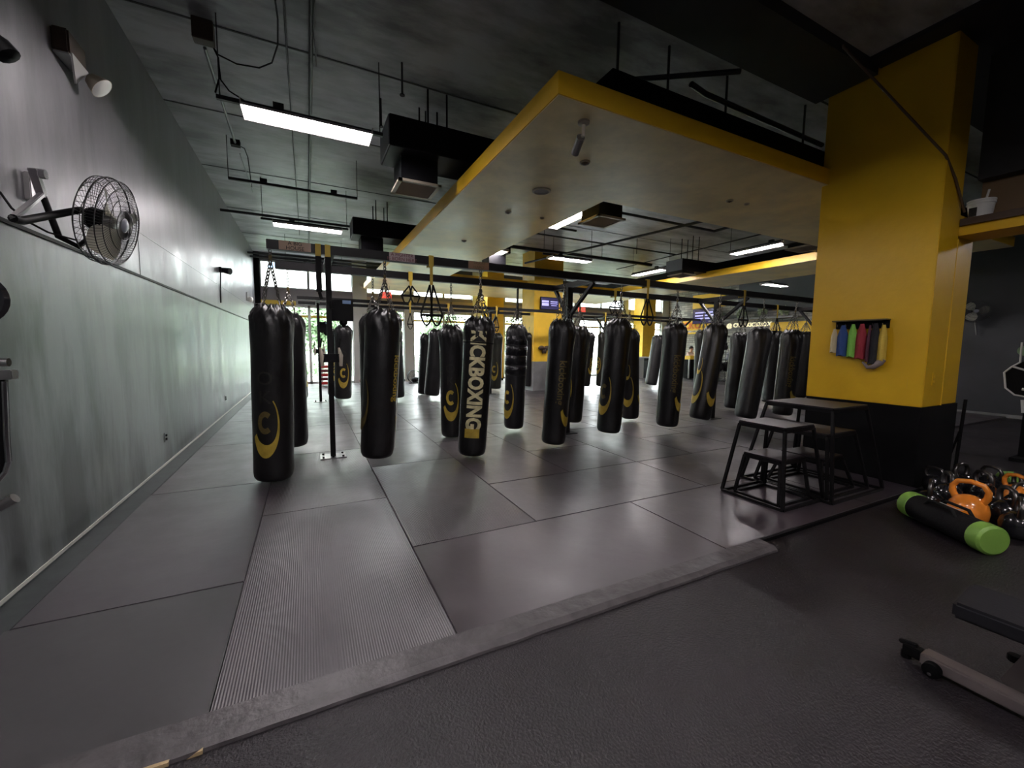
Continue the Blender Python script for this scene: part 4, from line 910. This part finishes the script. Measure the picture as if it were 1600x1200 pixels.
# cable on the column
b = nb(); pts = [atZ(1318, 70, 4.62), atZ(1318, 70, 4.62), atX(1478, 243, 5.925), atX(1478, 243, 5.925), Vector((6.15, 1.945, 3.3)), Vector((6.41, 1.93, 3.0))]
pts[0].z = min(pts[0].z, 4.72); pts[1].z = min(pts[1].z, 4.6)
tube(b, pts, .012, 6); tag(obj('cable', b, mat('brown_cable', (.10, .06, .03), .6), smooth=50), 'thin brown cable slung diagonally across the top of the big yellow column', 'cable')
# bucket on the ledge
p = atX(1530, 350, 6.66); t = thing('bucket', 'white plastic bucket with a brush handle on the ledge beside the column', 'bucket', (6.66, p.y, 2.93))
mm = Matrix.Translation((6.66, p.y, 2.93)); b = nb(); lathe(b, [(0, 0), (.085, 0), (.105, .17), (.112, .17), (.112, .185), (.105, .185), (.105, .2), (.112, .2), (.112, .215), (.1, .215), (.08, .01), (0, .01)], 24, mm); obj('pail', b, 'white', t, smooth=40)
b = nb(); tube(b, [(6.66, p.y, 2.96), (6.62, p.y - .06, 3.24)], .01, 6); obj('brush_handle', b, 'white', t); b = nb(); box(b, 6.55, 6.556, p.y - .0, p.y + .06, 2.97, 3.06); obj('label_patch', b, 'ghost', t)
# thin pole stand right of the column
t = thing('pole_stand', 'thin black pole stand behind the big column by the kettlebells', 'stand', (7.3, 2.05, FZ))
b = nb(); tube(b, [(7.28, 2.03, FZ + .02), (7.34, 2.02, .9)], .018, 8); tube(b, [(7.2, 2.1, FZ + .02), (7.3, 2.03, .5)], .012, 6); obj('pole', b, 'black', t); b = nb(); lathe(b, [(0, 0), (.16, 0), (.16, .015), (.03, .03), (0, .03)], 20, Matrix.Translation((7.28, 2.05, FZ))); obj('foot', b, 'steel_black', t, smooth=40)
# ================================================================ KETTLEBELLS, POWER BAGS, BENCH
def kettlebell(x, y, r, rot, m, lab, tilt=0, z=0):
    t = thing('kettlebell', lab, 'kettlebell', (x, y, FZ + z), 'kettlebells piled by the column')
    t.rotation_euler = (tilt, 0, rot)
    b = nb(); lathe(b, [(0, 0), (r * .62, 0), (r * .8, r * .12), (r * .97, r * .5), (r, r * .95), (r * .9, r * 1.4), (r * .6, r * 1.78), (r * .25, r * 1.92), (0, r * 1.95)], 28); obj('bell', b, m, t, world=False, smooth=60)
    b = nb(); tube(b, [(-r * .62, 0, r * 1.55), (-r * .82, 0, r * 1.95), (-r * .84, 0, r * 2.35), (-r * .6, 0, r * 2.72), (0, 0, r * 2.84), (r * .6, 0, r * 2.72), (r * .84, 0, r * 2.35), (r * .82, 0, r * 1.95), (r * .62, 0, r * 1.55)], [r * .2, r * .19, r * .17, r * .165, r * .16, r * .165, r * .17, r * .19, r * .2], 10)
    obj('handle', b, 'kbh' if m == 'iron' else m, t, world=False, smooth=60)
KB = [ # pixel of bell, z height guess, radius
 (1452, 778, .105, .3, 'iron', 'black kettlebell at the left end of the pile, beside the near lime ended bag'),
 (1480, 768, .115, .6, 'iron', 'black kettlebell with tall chrome handle, second from the left of the pile'),
 (1500, 752, .115, -.2, 'iron', 'black kettlebell at the back left of the pile'),
 (1528, 762, .11, .9, 'iron', 'black kettlebell left of the farther orange one'),
 (1513, 792, .135, 1.5, 'orange', 'orange kettlebell nearest, half behind the lime ended bag'),
 (1565, 768, .11, 1.2, 'orange', 'orange kettlebell farther back among the black ones'),
 (1548, 752, .10, 1.2, 'iron', 'black kettlebell behind the farther orange one'),
 (1540, 783, .10, .0, 'iron', 'black kettlebell between the two orange ones'),
 (1572, 797, .12, .7, 'iron', 'black kettlebell front right of the nearest orange one'),
 (1594, 785, .11, -.4, 'iron', 'black kettlebell at the right edge of the pile'),
 (1592, 815, .115, .3, 'iron', 'black kettlebell lowest at the right edge of the view'),
 (1478, 752, .09, 1.4, 'iron', 'small black kettlebell against the black column base'),
 (1588, 765, .10, .5, 'iron', 'black kettlebell in front of the distant lime ended bag')]
placed = []
for px, py, r, rot, m_, l in KB:
    p = atZ(px, py, r * .9); p = Vector((p.x, p.y, 0))
    for _ in range(60):
        mv = False
        for q, rq in placed:
            d = p - q; dd = d.length
            if dd < r + rq + .006: p += (d.normalized() if dd > 1e-4 else Vector((1, 0, 0))) * (r + rq + .008 - dd); mv = True
        if p.x < 7.0 and p.y > 1.95 - r: p.y = 1.95 - r - .004; mv = True
        if not mv: break
    placed.append((p.copy(), r)); kettlebell(p.x, p.y, r, rot, m_, l)
def powerbag(a, c, r, lab):
    a = Vector(a); c = Vector(c); d = (c - a).normalized(); L = (c - a).length
    t = thing('power_bag', lab, 'power bag', (a + c) / 2 - Vector((0, 0, r)))
    def cyl(u0, u1, rr, m, nm, ends=True):
        b = nb(); mm = Matrix.Translation(a) @ Vector((0, 0, 1)).rotation_difference(d).to_matrix().to_4x4()
        lathe(b, [(0, u0), (rr * .85, u0), (rr, u0 + .015), (rr, u1 - .015), (rr * .85, u1), (0, u1)], 28, mm); return obj(nm, b, m, t, smooth=40)
    cyl(.04, L - .04, r * .97, 'fabric_black', 'body'); cyl(0, .115, r, 'green', 'end_cap'); cyl(L - .115, L, r, 'green', 'end_cap')
    s = d.cross(Vector((0, 0, 1))).normalized(); up = Vector((0, 0, 1))
    for q in (-1, 1):
        b = nb(); m_ = (a + c) / 2 + s * q * r * .55 + up * r * .82
        tube(b, [m_ - d * .16 - up * .03, m_ - d * .1 + up * .035, m_ + d * .1 + up * .035, m_ + d * .16 - up * .03], .013, 8); obj('grip', b, 'strap', t, smooth=50)
    b = nb(); bar(b, a + d * L * .36 + up * (r + .002) - s * .02, a + d * L * .60 + up * (r + .002) - s * .02, .006, .003); bar(b, a + d * L * .56 + up * (r + .002) - s * .02, a + d * L * .56 + up * (r - .006) - s * .07, .008, .003); obj('white_mark', b, 'white', t)
powerbag((4.98, 1.66, FZ + .115), (4.55, 1.02, FZ + .115), .115, 'black power bag with lime green ends lying in front of the kettlebells')
p = atZ(1588, 756, .08); powerbag((p.x + .0, p.y + .1, FZ + .11), (p.x + .6, p.y - .35, FZ + .11), .11, 'distant power bag with lime end at the right edge of the view')
# bench
t = thing('weight_bench', 'black padded adjustable bench at the lower right corner', 'bench', (2.8, .5, FZ))
def P42(px, py, z=.42): return atZ(px, py, z)
b = nb(); A = P42(1488, 940); Bq = P42(1600, 982); d1 = (Bq - A).normalized(); d2 = Vector((-d1.y, d1.x, 0)) * -1
if d2.x < 0: d2 = -d2
d2 = Vector((d1.y * -1, d1.x, 0)); 
if (P42(1535, 910) - A).dot(d2) < 0: d2 = -d2
prism(b, [A, A + d1 * .9, A + d1 * .9 + d2 * .30, A + d2 * .30], (0, 0, -.07)); obj('seat_pad', b, 'pad', t, bevel=.012, smooth=40)
f0 = atZ(1442, 1024, .02); f1 = atZ(1600, 1102, .02); dd = (f1 - f0).normalized()
b = nb(); bar(b, f0, f0 + dd * 1.0, .085, .06); obj('base_tube', b, 'bench', t, bevel=.008)
b = nb(); bar(b, f0 - dd * .07, f0 + dd * .0, .05, .05); tube(b, [f0 - dd * .09 + Vector((0, 0, .02)), f0 - dd * .02 + Vector((0, 0, .035))], .012, 8); obj('end_plug', b, 'black', t, bevel=.008)
sd = Vector((-dd.y, dd.x, 0))
if sd.y > 0: sd = -sd
for q in (.04,):
    b = nb(); c_ = f0 + dd * .05 + sd * .055; mm = Matrix.Translation((c_.x, c_.y, FZ + .035)) @ Vector((0, 0, 1)).rotation_difference(sd).to_matrix().to_4x4(); lathe(b, [(0, -.02), (.033, -.02), (.033, .02), (.02, .024), (0, .024)], 20, mm); obj('wheel', b, 'black', t, smooth=40)
    b = nb(); tube(b, [c_ + sd * .02 + Vector((0, 0, -.025)), c_ + sd * .035 + Vector((0, 0, -.025))], .008, 8); obj('axle_bolt', b, 'chrome', t)
b = nb(); e = f0 + dd * .26; bar(b, Vector((e.x, e.y, .03)) - sd * .09, Vector((e.x, e.y, .36)) - sd * .10 + dd * .12, .05, .07, dd); obj('upright', b, 'bench', t, bevel=.006)
b = nb(); bar(b, Vector((e.x, e.y, .1)) - sd * .12, Vector((e.x, e.y, .1)) + dd * .25 - sd * .12, .04, .05); lathe(b, [(0, 0), (.025, 0), (.025, .03), (0, .03)], 12, Matrix.Translation((e.x - sd.x * .1, e.y - sd.y * .1, .14))); obj('adjuster', b, 'black', t, bevel=.004)
b = nb(); bar(b, Vector((f0.x, f0.y, FZ + .03)) + dd * .95 - sd * .2, Vector((f0.x, f0.y, FZ + .03)) + dd * .95 + sd * .25, .06, .06); obj('rear_foot', b, 'bench', t)
b = nb(); lathe(b, [(0, FZ - 0), (.02, FZ), (.02, .0), (0, .0)], 10, Matrix.Translation((f0.x - dd.x * .06, f0.y - dd.y * .06, 0))); obj('front_foot', b, 'black', t, bevel=0)
# ================================================================ EDGE OBJECTS
# cable machine at the left edge
yy = 2.5
def L_(px, py, y=yy): return atY(px, py, y)
c_ = L_(-30, 700); t = thing('cable_machine', 'chrome and black weight machine cut off at the left edge', 'weight machine', (c_.x, yy, FZ))
b = nb(); x_ = L_(-170, 600).x; box(b, x_ - .04, x_ + .04, yy - .03, yy + .03, FZ, 2.9); obj('upright', b, 'black', t, bevel=.006)
b = nb(); z_ = FZ; box(b, x_ - .08, x_ + .04, yy - .1, yy + .1, z_, z_ + .06); obj('foot', b, 'black', t, bevel=.006)
b = nb(); tube(b, [L_(-170, 566), L_(14, 566)], .018, 12); obj('peg', b, 'chrome', t, smooth=40)
b = nb(); bar(b, L_(-170, 591), L_(24, 585), .05, .04); obj('bracket_arm', b, 'silver', t, bevel=.004)
b = nb(); pts = [L_(-170, 592), L_(7, 592), L_(10, 680), L_(13, 722), L_(7, 738), L_(-170, 900)]; prism(b, pts, (0, .025, 0)); obj('side_plate', b, 'black', t)
b = nb(); tube(b, [L_(7, 596), L_(10, 680), L_(13, 722), L_(8, 738), L_(-60, 820)], .009, 6); obj('chrome_edge', b, 'chrome', t)
b = nb(); tube(b, [L_(-170, 880), L_(24, 778)], .022, 12); obj('handlebar', b, 'silver', t, smooth=40)
b = nb(); tube(b, [L_(-170, -40), L_(0, 75), L_(14, 88), L_(16, 92)], [.04, .045, .04, .01], 12); obj('top_handle', b, 'black', t, smooth=50)
b = nb(); q = L_(-44, 466); mm = Matrix.Translation(q) @ Matrix.Rotation(PI / 2, 4, 'X'); lathe(b, [(0, -.02), (.1, -.02), (.11, 0), (.1, .02), (0, .02)], 28, mm); obj('weight_disc', b, 'iron', t, smooth=40)
# white-edged frame at the right edge
xx = 9.0
def R_(px, py): return atX(px, py, xx)
t = thing('exercise_machine', 'white edged hexagonal machine frame cut off at the right edge', 'exercise machine', (xx, R_(1600, 600).y, FZ))
w1 = [(1597, 535), (1594, 566), (1581, 573), (1569, 582), (1571, 606), (1585, 617), (1603, 620)]
b = nb(); tube(b, [R_(*p) for p in w1], .011, 8); tube(b, [R_(1583, 573), R_(1604, 579)], .014, 8); tube(b, [R_(1598, 625), R_(1599, 645)], .02, 8); tube(b, [R_(1597, 608), R_(1606, 609)], .018, 8); obj('frame_edge', b, 'white', t, smooth=40)
b = nb(); pts = [R_(*p) + Vector((.03, 0, 0)) for p in ((1594, 566), (1569, 582), (1571, 606), (1585, 617), (1620, 622), (1620, 560))]; prism(b, pts, (.12, 0, 0)); obj('side_panel', b, 'black', t)
g_ = R_(1612, 600); b = nb(); box(b, xx + .02, xx + .16, g_.y - .05, g_.y + .05, FZ, g_.z + .6); box(b, xx - .2, xx + .4, g_.y - .08, g_.y + .08, FZ, FZ + .05); obj('stand', b, 'black', t)
b = nb(); lathe(b, [(0, 0), (.07, .01), (.07, .05), (0, .06)], 24, Matrix.Translation(R_(1599, 548) + Vector((.1, 0, 0))) @ Matrix.Rotation(-PI / 2, 4, 'Y')); obj('green_disc', b, 'leaf', t, smooth=40)
# ================================================================ FAR END
def steps(px, py, n, lab0, w_=.5):
    p = atZ(px, py, 0); x, y = p.x, min(p.y, 16.4)
    for k in range(n):
        t = thing('aerobic_step', lab0 + [', bottom of stack', ', second in stack', ', third in stack', ', fourth in stack', ', top of stack'][k if k < n - 1 else 4], 'aerobic step', (x, y, .15 * k), 'stacked aerobic steps')
        b = nb(); box(b, x - w_ / 2, x + w_ / 2, y - .18, y + .18, .15 * k + .05, .15 * k + .145); obj('platform', b, 'darkred' if k % 2 else 'red', t, bevel=.015)
        for q in (-1, 1):
            b = nb(); box(b, x + q * w_ * .36 - .07, x + q * w_ * .36 + .07, y - .20, y + .2, .15 * k, .15 * k + .06); obj('riser', b, 'white', t)
steps(510, 602, 5, 'red aerobic step with white risers left of the rear post', .5)
steps(689, 600, 5, 'red aerobic step behind the gold ring bag', .45)
p = atZ(645, 598, 0); y = 16.3; x = p.x
t = thing('floor_fan', 'round black drum fan on the floor by the window pier', 'fan', (x, y, 0))
b = nb(); mm = Matrix.Translation((x, y, .27)) @ Matrix.Rotation(PI / 2, 4, 'X'); lathe(b, [(.26, -.1), (.27, 0), (.26, .1), (.25, .1), (.25, -.1), (.26, -.1)], 32, mm); obj('shroud', b, 'black', t, smooth=40)
b = nb()
for r_ in (.05, .12, .19, .25): tube(b, [(x + r_ * math.cos(a), y - .1, .27 + r_ * math.sin(a)) for a in [2 * PI * k / 24 for k in range(24)]], .004, 4, closed=True)
for k in range(12): a = 2 * PI * k / 12; tube(b, [(x, y - .1, .27), (x + .25 * math.cos(a), y - .1, .27 + .25 * math.sin(a))], .003, 4)
obj('grille', b, 'wire', t)
b = nb(); box(b, x - .2, x + .2, y - .08, y + .08, 0, .03); obj('base', b, 'black', t)
for px, s, l in ((572, .18, 'dark red bag dropped at the window pier behind the wide second bag'), (628, .15, 'small black bag left of the drum fan'), (656, .14, 'small black bag right of the drum fan')):
    p = atZ(px, 600, 0); b = nb(); sphere(b, (p.x, 16.5, s * .8), s, 1.4, 1, .85); o = obj('kit_bag', b, 'darkred' if px == 572 else 'fabric_black', smooth=60, org=(p.x, 16.5, 0)); tag(o, l, 'bag')
    for v in o.data.vertices: v.co.z = max(0, v.co.z)
# cabinet, speaker at central column
p = atY(855, 600, 11.9); x = 7.25
t = thing('cabinet', 'black cabinet against the central yellow column', 'cabinet', (7.75, 11.8, 0))
b = nb(); box(b, 7.35, 8.15, 11.6, 12.05, 0, .95); obj('body', b, 'black', t, bevel=.01); b = nb(); box(b, 7.33, 8.17, 11.58, 12.07, .95, .98); obj('top', b, 'concrete', t); b = nb(); box(b, 7.72, 7.74, 11.585, 11.6, .3, .6); obj('handle', b, 'chrome', t)
for k in range(3):
    b = nb(); lathe(b, [(0, 0), (.035, 0), (.035, .12), (.012, .16), (.012, .2), (0, .2)], 12, Matrix.Translation((7.5 + k * .2, 11.8, .98))); tag(obj('spray_bottle', b, ('white', 'black', 'white')[k], smooth=40, org=(7.5 + k * .2, 11.8, .98)), ['left white', 'middle black', 'right white'][k] + ' bottle standing on the black cabinet', 'bottle', 'bottles on the cabinet')
t = thing('speaker', 'grey floor speaker in front of the black cabinet', 'speaker', (7.85, 11.35, 0)); b = nb(); box(b, 7.65, 8.05, 11.2, 11.5, 0, .5); obj('case', b, 'concrete', t, bevel=.01); b = nb(); lathe(b, [(0, 0), (.13, 0), (.15, .015), (0, .015)], 20, Matrix.Translation((7.85, 11.2, .25)) @ Matrix.Rotation(PI / 2, 4, 'X')); obj('cone', b, 'black', t)
p = atY(850, 546, 12.05); t = thing('boxing_gloves', 'dark boxing gloves hung on the central yellow column', 'boxing gloves', (p.x, 12.0, p.z))
for q in (-1, 1):
    b = nb(); sphere(b, (p.x + q * .11, 12.03, p.z + .05), .1, 1.2, .8, .8); sphere(b, (p.x + q * .04, 12.04, p.z - .06), .06, .8, .8, 1.4); obj('glove', b, mat('dark_leather', (.05, .03, .02), .4), t, smooth=60)
# screens
def screen(c, w_, h_, nrm, lab, rows_):
    nrm = Vector(nrm); s = Vector((0, 0, 1)).cross(nrm).normalized(); Z = Vector((0, 0, 1)); c = Vector(c)
    t = thing('screen', lab, 'screen', c); b = nb(); obox(b, c, s, nrm, Z, w_ / 2, .025, h_ / 2); obj('bezel', b, 'black', t, bevel=.004)
    b = nb(); obox(b, c + nrm * .027, s, nrm, Z, w_ / 2 - .02, .002, h_ / 2 - .02); obj('display', b, 'screen', t)
    b = nb()
    for u, v, a, h2 in rows_: obox(b, c + nrm * .031 + s * u * w_ + Z * v * h_, s, nrm, Z, a * w_ / 2, .001, h2 * h_ / 2)
    obj('picture', b, 'screen_lit', t)
    b = nb(); bar(b, c - nrm * .02, c - nrm * .12, .1, .1); obj('bracket', b, 'black', t)
screen((7.33, 11.95, 2.95), .72, .42, (0, -1, 0), 'lit wall screen with blue picture on the central yellow column', [(-.25, .15, .36, .14), (-.25, -.08, .36, .22), (.22, .15, .38, .07), (.22, 0, .38, .06), (.22, -.15, .3, .05)])
c_ = atX(1102, 494, 18.4); screen((18.4, c_.y, c_.z), 1.5, .75, (-1, 0, 0), 'menu screen with violet text lines above the reception desk', [(-.05, .25, .7, .09), (0, .05, .8, .09), (-.1, -.15, .6, .09)])
# signs on the stone wall
t = thing('wall_sign', 'yellow sign with large orange letters on the stone wall above the desk', 'sign', (18.55, 15.4, 2.5))
a = atX(1071, 505, 18.55); c = atX(1094, 520, 18.55); z0, z1 = 2.32, 2.95
b = nb(); box(b, 18.50, 18.6, c.y - .2, a.y + .2, z0 - .05, z1 + .02); obj('board', b, 'yellow_pale', t)
b = text_bm('CKO', .5, Matrix.Translation((18.48, (a.y + c.y) / 2, z0 + .38)) @ Matrix.Rotation(-PI / 2, 4, 'Z') @ Matrix.Rotation(PI / 2, 4, 'X'), .01, .01); obj('lettering', b, mat('orange_letter', (.75, .16, .01), .5), t)
b = text_bm('KICKBOXING', .13, Matrix.Translation((18.48, (a.y + c.y) / 2, z0 + .08)) @ Matrix.Rotation(-PI / 2, 4, 'Z') @ Matrix.Rotation(PI / 2, 4, 'X'), .01, .002); obj('small_lettering', b, 'white', t)
c2 = atX(1111, 505, 18.55); b = nb(); box(b, 18.53, 18.6, c2.y, c.y - .11, 1.9, 3.0); tag(obj('wall_panel', b, 'yellow_pale'), 'plain yellow panel right of the lettered sign', 'panel')
c3 = atX(1125, 450, 18.5); b = nb(); box(b, 18.52, 18.6, c3.y - .3, c3.y + 1.6, 3.6, 4.3); tag(obj('wall_panel', b, 'yellow_pale'), 'high yellow panel under the ceiling at the far right', 'panel')
t = thing('wall_sign', 'pale glowing lettering on the stone wall behind the right bags', 'sign', (18.55, 12.5, 2.45))
b = text_bm('@ CKO KICKBOX', .27, Matrix.Translation((18.56, 12.45, 2.62)) @ Matrix.Rotation(-PI / 2, 4, 'Z') @ Matrix.Rotation(PI / 2, 4, 'X'), .02, .008); obj('lettering', b, mat('lit_letters', (.8, .75, .5), .4, emit=(1, .9, .6), es=.25), t)
a = atX(1218, 505, 18.5); c = atX(1258, 530, 18.5); b = nb(); box(b, 18.5, 18.6, c.y - .3, a.y + .4, c.z, a.z + .05); tag(obj('wall_panel', b, 'yellow_pale'), 'yellow panel at the far right near the big column', 'panel')
# plants on a high shelf
t = thing('wall_shelf', 'long shelf high on the far right wall carrying green plants', 'shelf', (18.4, 12, 2.85)); b = nb(); box(b, 18.05, 18.6, 10.0, 14.2, 2.84, 2.9); obj('board', b, 'concrete', t)
for k, y in enumerate((13.8, 12.6, 11.6, 10.7)):
    t = thing('potted_plant', ['leftmost', 'second from left', 'third from left', 'rightmost'][k] + ' leafy plant on the high far right shelf', 'plant', (18.4, y, 2.9), 'plants on the high shelf'); y_ = y
    b = nb(); lathe(b, [(0, 0), (.1, 0), (.13, .12), (0, .12)], 12, Matrix.Translation((18.3, y, 2.905))); obj('pot', b, 'concrete', t)
    b = nb(); leafball(b, (18.24, y, 3.14), .2, 160, .07); obj('foliage', b, 'leaf2', t)
# reception desk
dx0, dx1, dy0, dy1 = 16.9, 18.3, 14.3, 14.9
c_ = atY(1080, 588, 14.3); dx0 = c_.x - .1; dx1 = dx0 + 1.15
t = thing('reception_desk', 'black fronted desk with yellow top edge at the far right', 'desk', ((dx0 + dx1) / 2, 14.6, 0))
b = nb(); box(b, dx0, dx1, 14.35, 14.9, 0, .95); obj('body', b, 'black', t); b = nb(); box(b, dx0 - .04, dx1 + .04, 14.3, 14.95, .95, 1.12); obj('top', b, 'yellow_pale', t); b = nb(); box(b, dx0 - .07, dx0, 14.33, 14.38, 0, .95); obj('side_panel', b, 'whitemetal', t)
t = thing('step_stool', 'low white step stool before the reception desk', 'stool', (dx0 + .75, 14.0, 0)); b = nb(); box(b, dx0 + .45, dx0 + 1.1, 13.85, 14.15, .14, .18); obj('seat', b, 'white', t)
for q in (.47, 1.05): b = nb(); box(b, dx0 + q, dx0 + q + .03, 13.87, 14.13, 0, .14); obj('leg', b, 'white', t)
for px, l, m_ in ((1090, 'green bottle on the reception desk', 'leaf2'), (1086, 'small yellow box on the reception desk', 'ystrap')):
    q = atY(px, 555, 14.6); b = nb(); lathe(b, [(0, 0), (.06, 0), (.06, .2), (.02, .26), (0, .26)], 12, Matrix.Translation((q.x, 14.6, 1.12))); tag(obj('desk_item', b, m_, smooth=40, org=(q.x, 14.6, 1.12)), l, 'desk item')
# person behind the desk (seated high, leaning on the desk)
px_ = atY(1079, 556, 15.25).x; t = thing('person', 'person with dark hair in a pale pink top leaning on the reception desk', 'person', (px_, 15.3, 0))
me = bpy.data.meshes.new('body'); V = []; E_ = []; Rr = []
def jv(p, r, par=None):
    V.append(p); Rr.append(r)
    if par is not None: E_.append((par, len(V) - 1))
    return len(V) - 1
pel = jv((0, .1, .78), .15); ch = jv((0, .0, 1.1), .16, pel); nk = jv((0, -.06, 1.32), .06, ch); hd_ = jv((0, -.09, 1.44), .085, nk); jv((0, -.1, 1.54), .07, hd_)
for sx in (-1, 1):
    sh = jv((sx * .17, -.02, 1.25), .06, ch); el = jv((sx * .26, -.2, 1.1 if sx > 0 else 1.14), .045, sh); wr = jv((sx * .1, -.42, 1.16), .032, el); ha = jv((sx * .05, -.48, 1.165), .03, wr)
    for f in range(4): jv((sx * .05 - .03 + f * .018, -.56, 1.155), .009, ha)
    jv((sx * .02, -.5, 1.17), .01, ha)
    hp = jv((sx * .1, .08, .72), .09, pel); kn = jv((sx * .13, -.1, .45), .07, hp); ak = jv((sx * .12, .1, .09), .045, kn); jv((sx * .13, -.06, .04), .035, ak)
me.from_pydata([Vector(v) for v in V], E_, [])
tmp = bpy.data.objects.new('tmp', me); COL.objects.link(tmp); sk = tmp.modifiers.new('s', 'SKIN'); ss = tmp.modifiers.new('u', 'SUBSURF'); ss.levels = 1
for i, v in enumerate(tmp.data.skin_vertices[0].data if tmp.data.skin_vertices else []): v.radius = (Rr[i], Rr[i]); v.use_root = (i == 0)
if not tmp.data.skin_vertices: print('no skin layer')
dg = bpy.context.evaluated_depsgraph_get(); me2 = tmp.evaluated_get(dg).to_mesh(); b = nb(); b.from_mesh(me2); bpy.data.objects.remove(tmp)
o = obj('body', b, 'skin', t, world=False, smooth=80)
b = nb(); sphere(b, (0, -.06, 1.52), .105, 1, 1.05, 1.0, 20, 14)
for v in list(b.verts):
    if v.co.y < -.11 and v.co.z < 1.55: b.verts.remove(v)
obj('hair', b, 'hair', t, world=False, smooth=70)
b = nb(); mmx = Matrix.Diagonal((1.0, .72, 1, 1)); lathe(b, [(.17, .78), (.19, .95), (.21, 1.15), (.17, 1.27), (.08, 1.31)], 20, mmx); obj('shirt', b, 'pink', t, world=False, smooth=60)
b = nb()
for sx in (-1, 1): tube(b, [(sx * .15, -.01, 1.24), (sx * .22, -.1, 1.17), (sx * .26, -.2, 1.11)], [.075, .066, .06], 10)
obj('sleeves', b, 'pink', t, world=False, smooth=60)
b = nb(); sphere(b, (0, -.185, 1.45), .016, 1, 1.3, 1.3, 8, 6)
for sx in (-1, 1): sphere(b, (sx * .09, -.08, 1.46), .02, .5, 1, 1.4, 8, 6)
obj('face_features', b, 'skin', t, world=False, smooth=60)
b = nb()
for sx in (-1, 1): sphere(b, (sx * .033, -.165, 1.475), .011, 1, .6, .8, 8, 6)
sphere(b, (0, -.168, 1.40), .02, 1, .5, .3, 8, 6); obj('eyes_and_mouth', b, 'hair', t, world=False)
# gear rack behind bags at px 1125
q = atZ(1125, 598, 0); t = thing('gear_rack', 'dark wire rack hung with gloves behind the right bags', 'rack', (15.9, 11.9, 0))
b = nb()
for x in (15.6, 16.9):
    for y in (11.8, 12.3): tube(b, [(x, y, 0), (x, y, 2.1)], .02, 6)
for z in (.1, .5, 1.0, 1.5, 2.05):
    for k in range(14): tube(b, [(15.6 + k * .1, 11.8, z), (15.6 + k * .1, 12.3, z)], .005, 4)
    tube(b, [(15.6, 11.8, z), (16.9, 11.8, z)], .01, 4); tube(b, [(15.6, 12.3, z), (16.9, 12.3, z)], .01, 4)
for k in range(5): tube(b, [(15.6, 11.8, .12 + k * .08), (16.9, 11.8, .12 + k * .08)], .008, 4)
obj('frame', b, 'wire', t)
for k in range(5):
    x = 15.75 + k * .24; z = 1.35 + .25 * math.sin(k * 2.2)
    t = thing('boxing_gloves', ['leftmost', 'second', 'middle', 'fourth', 'rightmost'][k] + ' black glove pair hanging on the wire rack', 'boxing gloves', (x, 11.7, z), 'gloves on the wire rack')
    for q in (-.05, .06): b = nb(); sphere(b, (x + q, 11.68, z), .085, 1, .8, 1.3, 12, 8); sphere(b, (x + q, 11.68, z + .15), .05, 1, .8, 1.3, 12, 8); obj('glove', b, ('black', 'fabric_black', 'duct_end')[k % 3], t, smooth=60)
for k in range(2):
    t = thing('duffel_bag', ['black duffel bag hanging low on the wire rack', 'dark backpack on the lower shelf of the wire rack'][k], 'bag', (16.2 + k * .4, 12.05, .51)); b = nb(); sphere(b, (16.2 + k * .4, 12.05, .51 + .2), .22, .9, .8, .9); obj('body', b, 'fabric_black', t, smooth=60)
    b = nb(); tube(b, [(16.1 + k * .4, 12.0, .86), (16.2 + k * .4, 12.0, .95), (16.3 + k * .4, 12.0, .86)], .012, 5); obj('strap', b, 'strap', t)
# pale counter near orange column at the right windows
q = atY(1006, 600, 15.2); t = thing('side_counter', 'pale counter beside the right orange column', 'counter', (q.x, 15.2, 0))
b = nb(); box(b, q.x - .55, q.x + .6, 15.0, 15.5, 1.0, 1.06); obj('top', b, 'white', t); b = nb(); box(b, q.x - .5, q.x - .2, 15.05, 15.45, 0, 1.0); obj('base', b, 'whitemetal', t); b = nb(); box(b, q.x + .1, q.x + .5, 15.05, 15.45, 0, 1.0); obj('base', b, 'black', t)
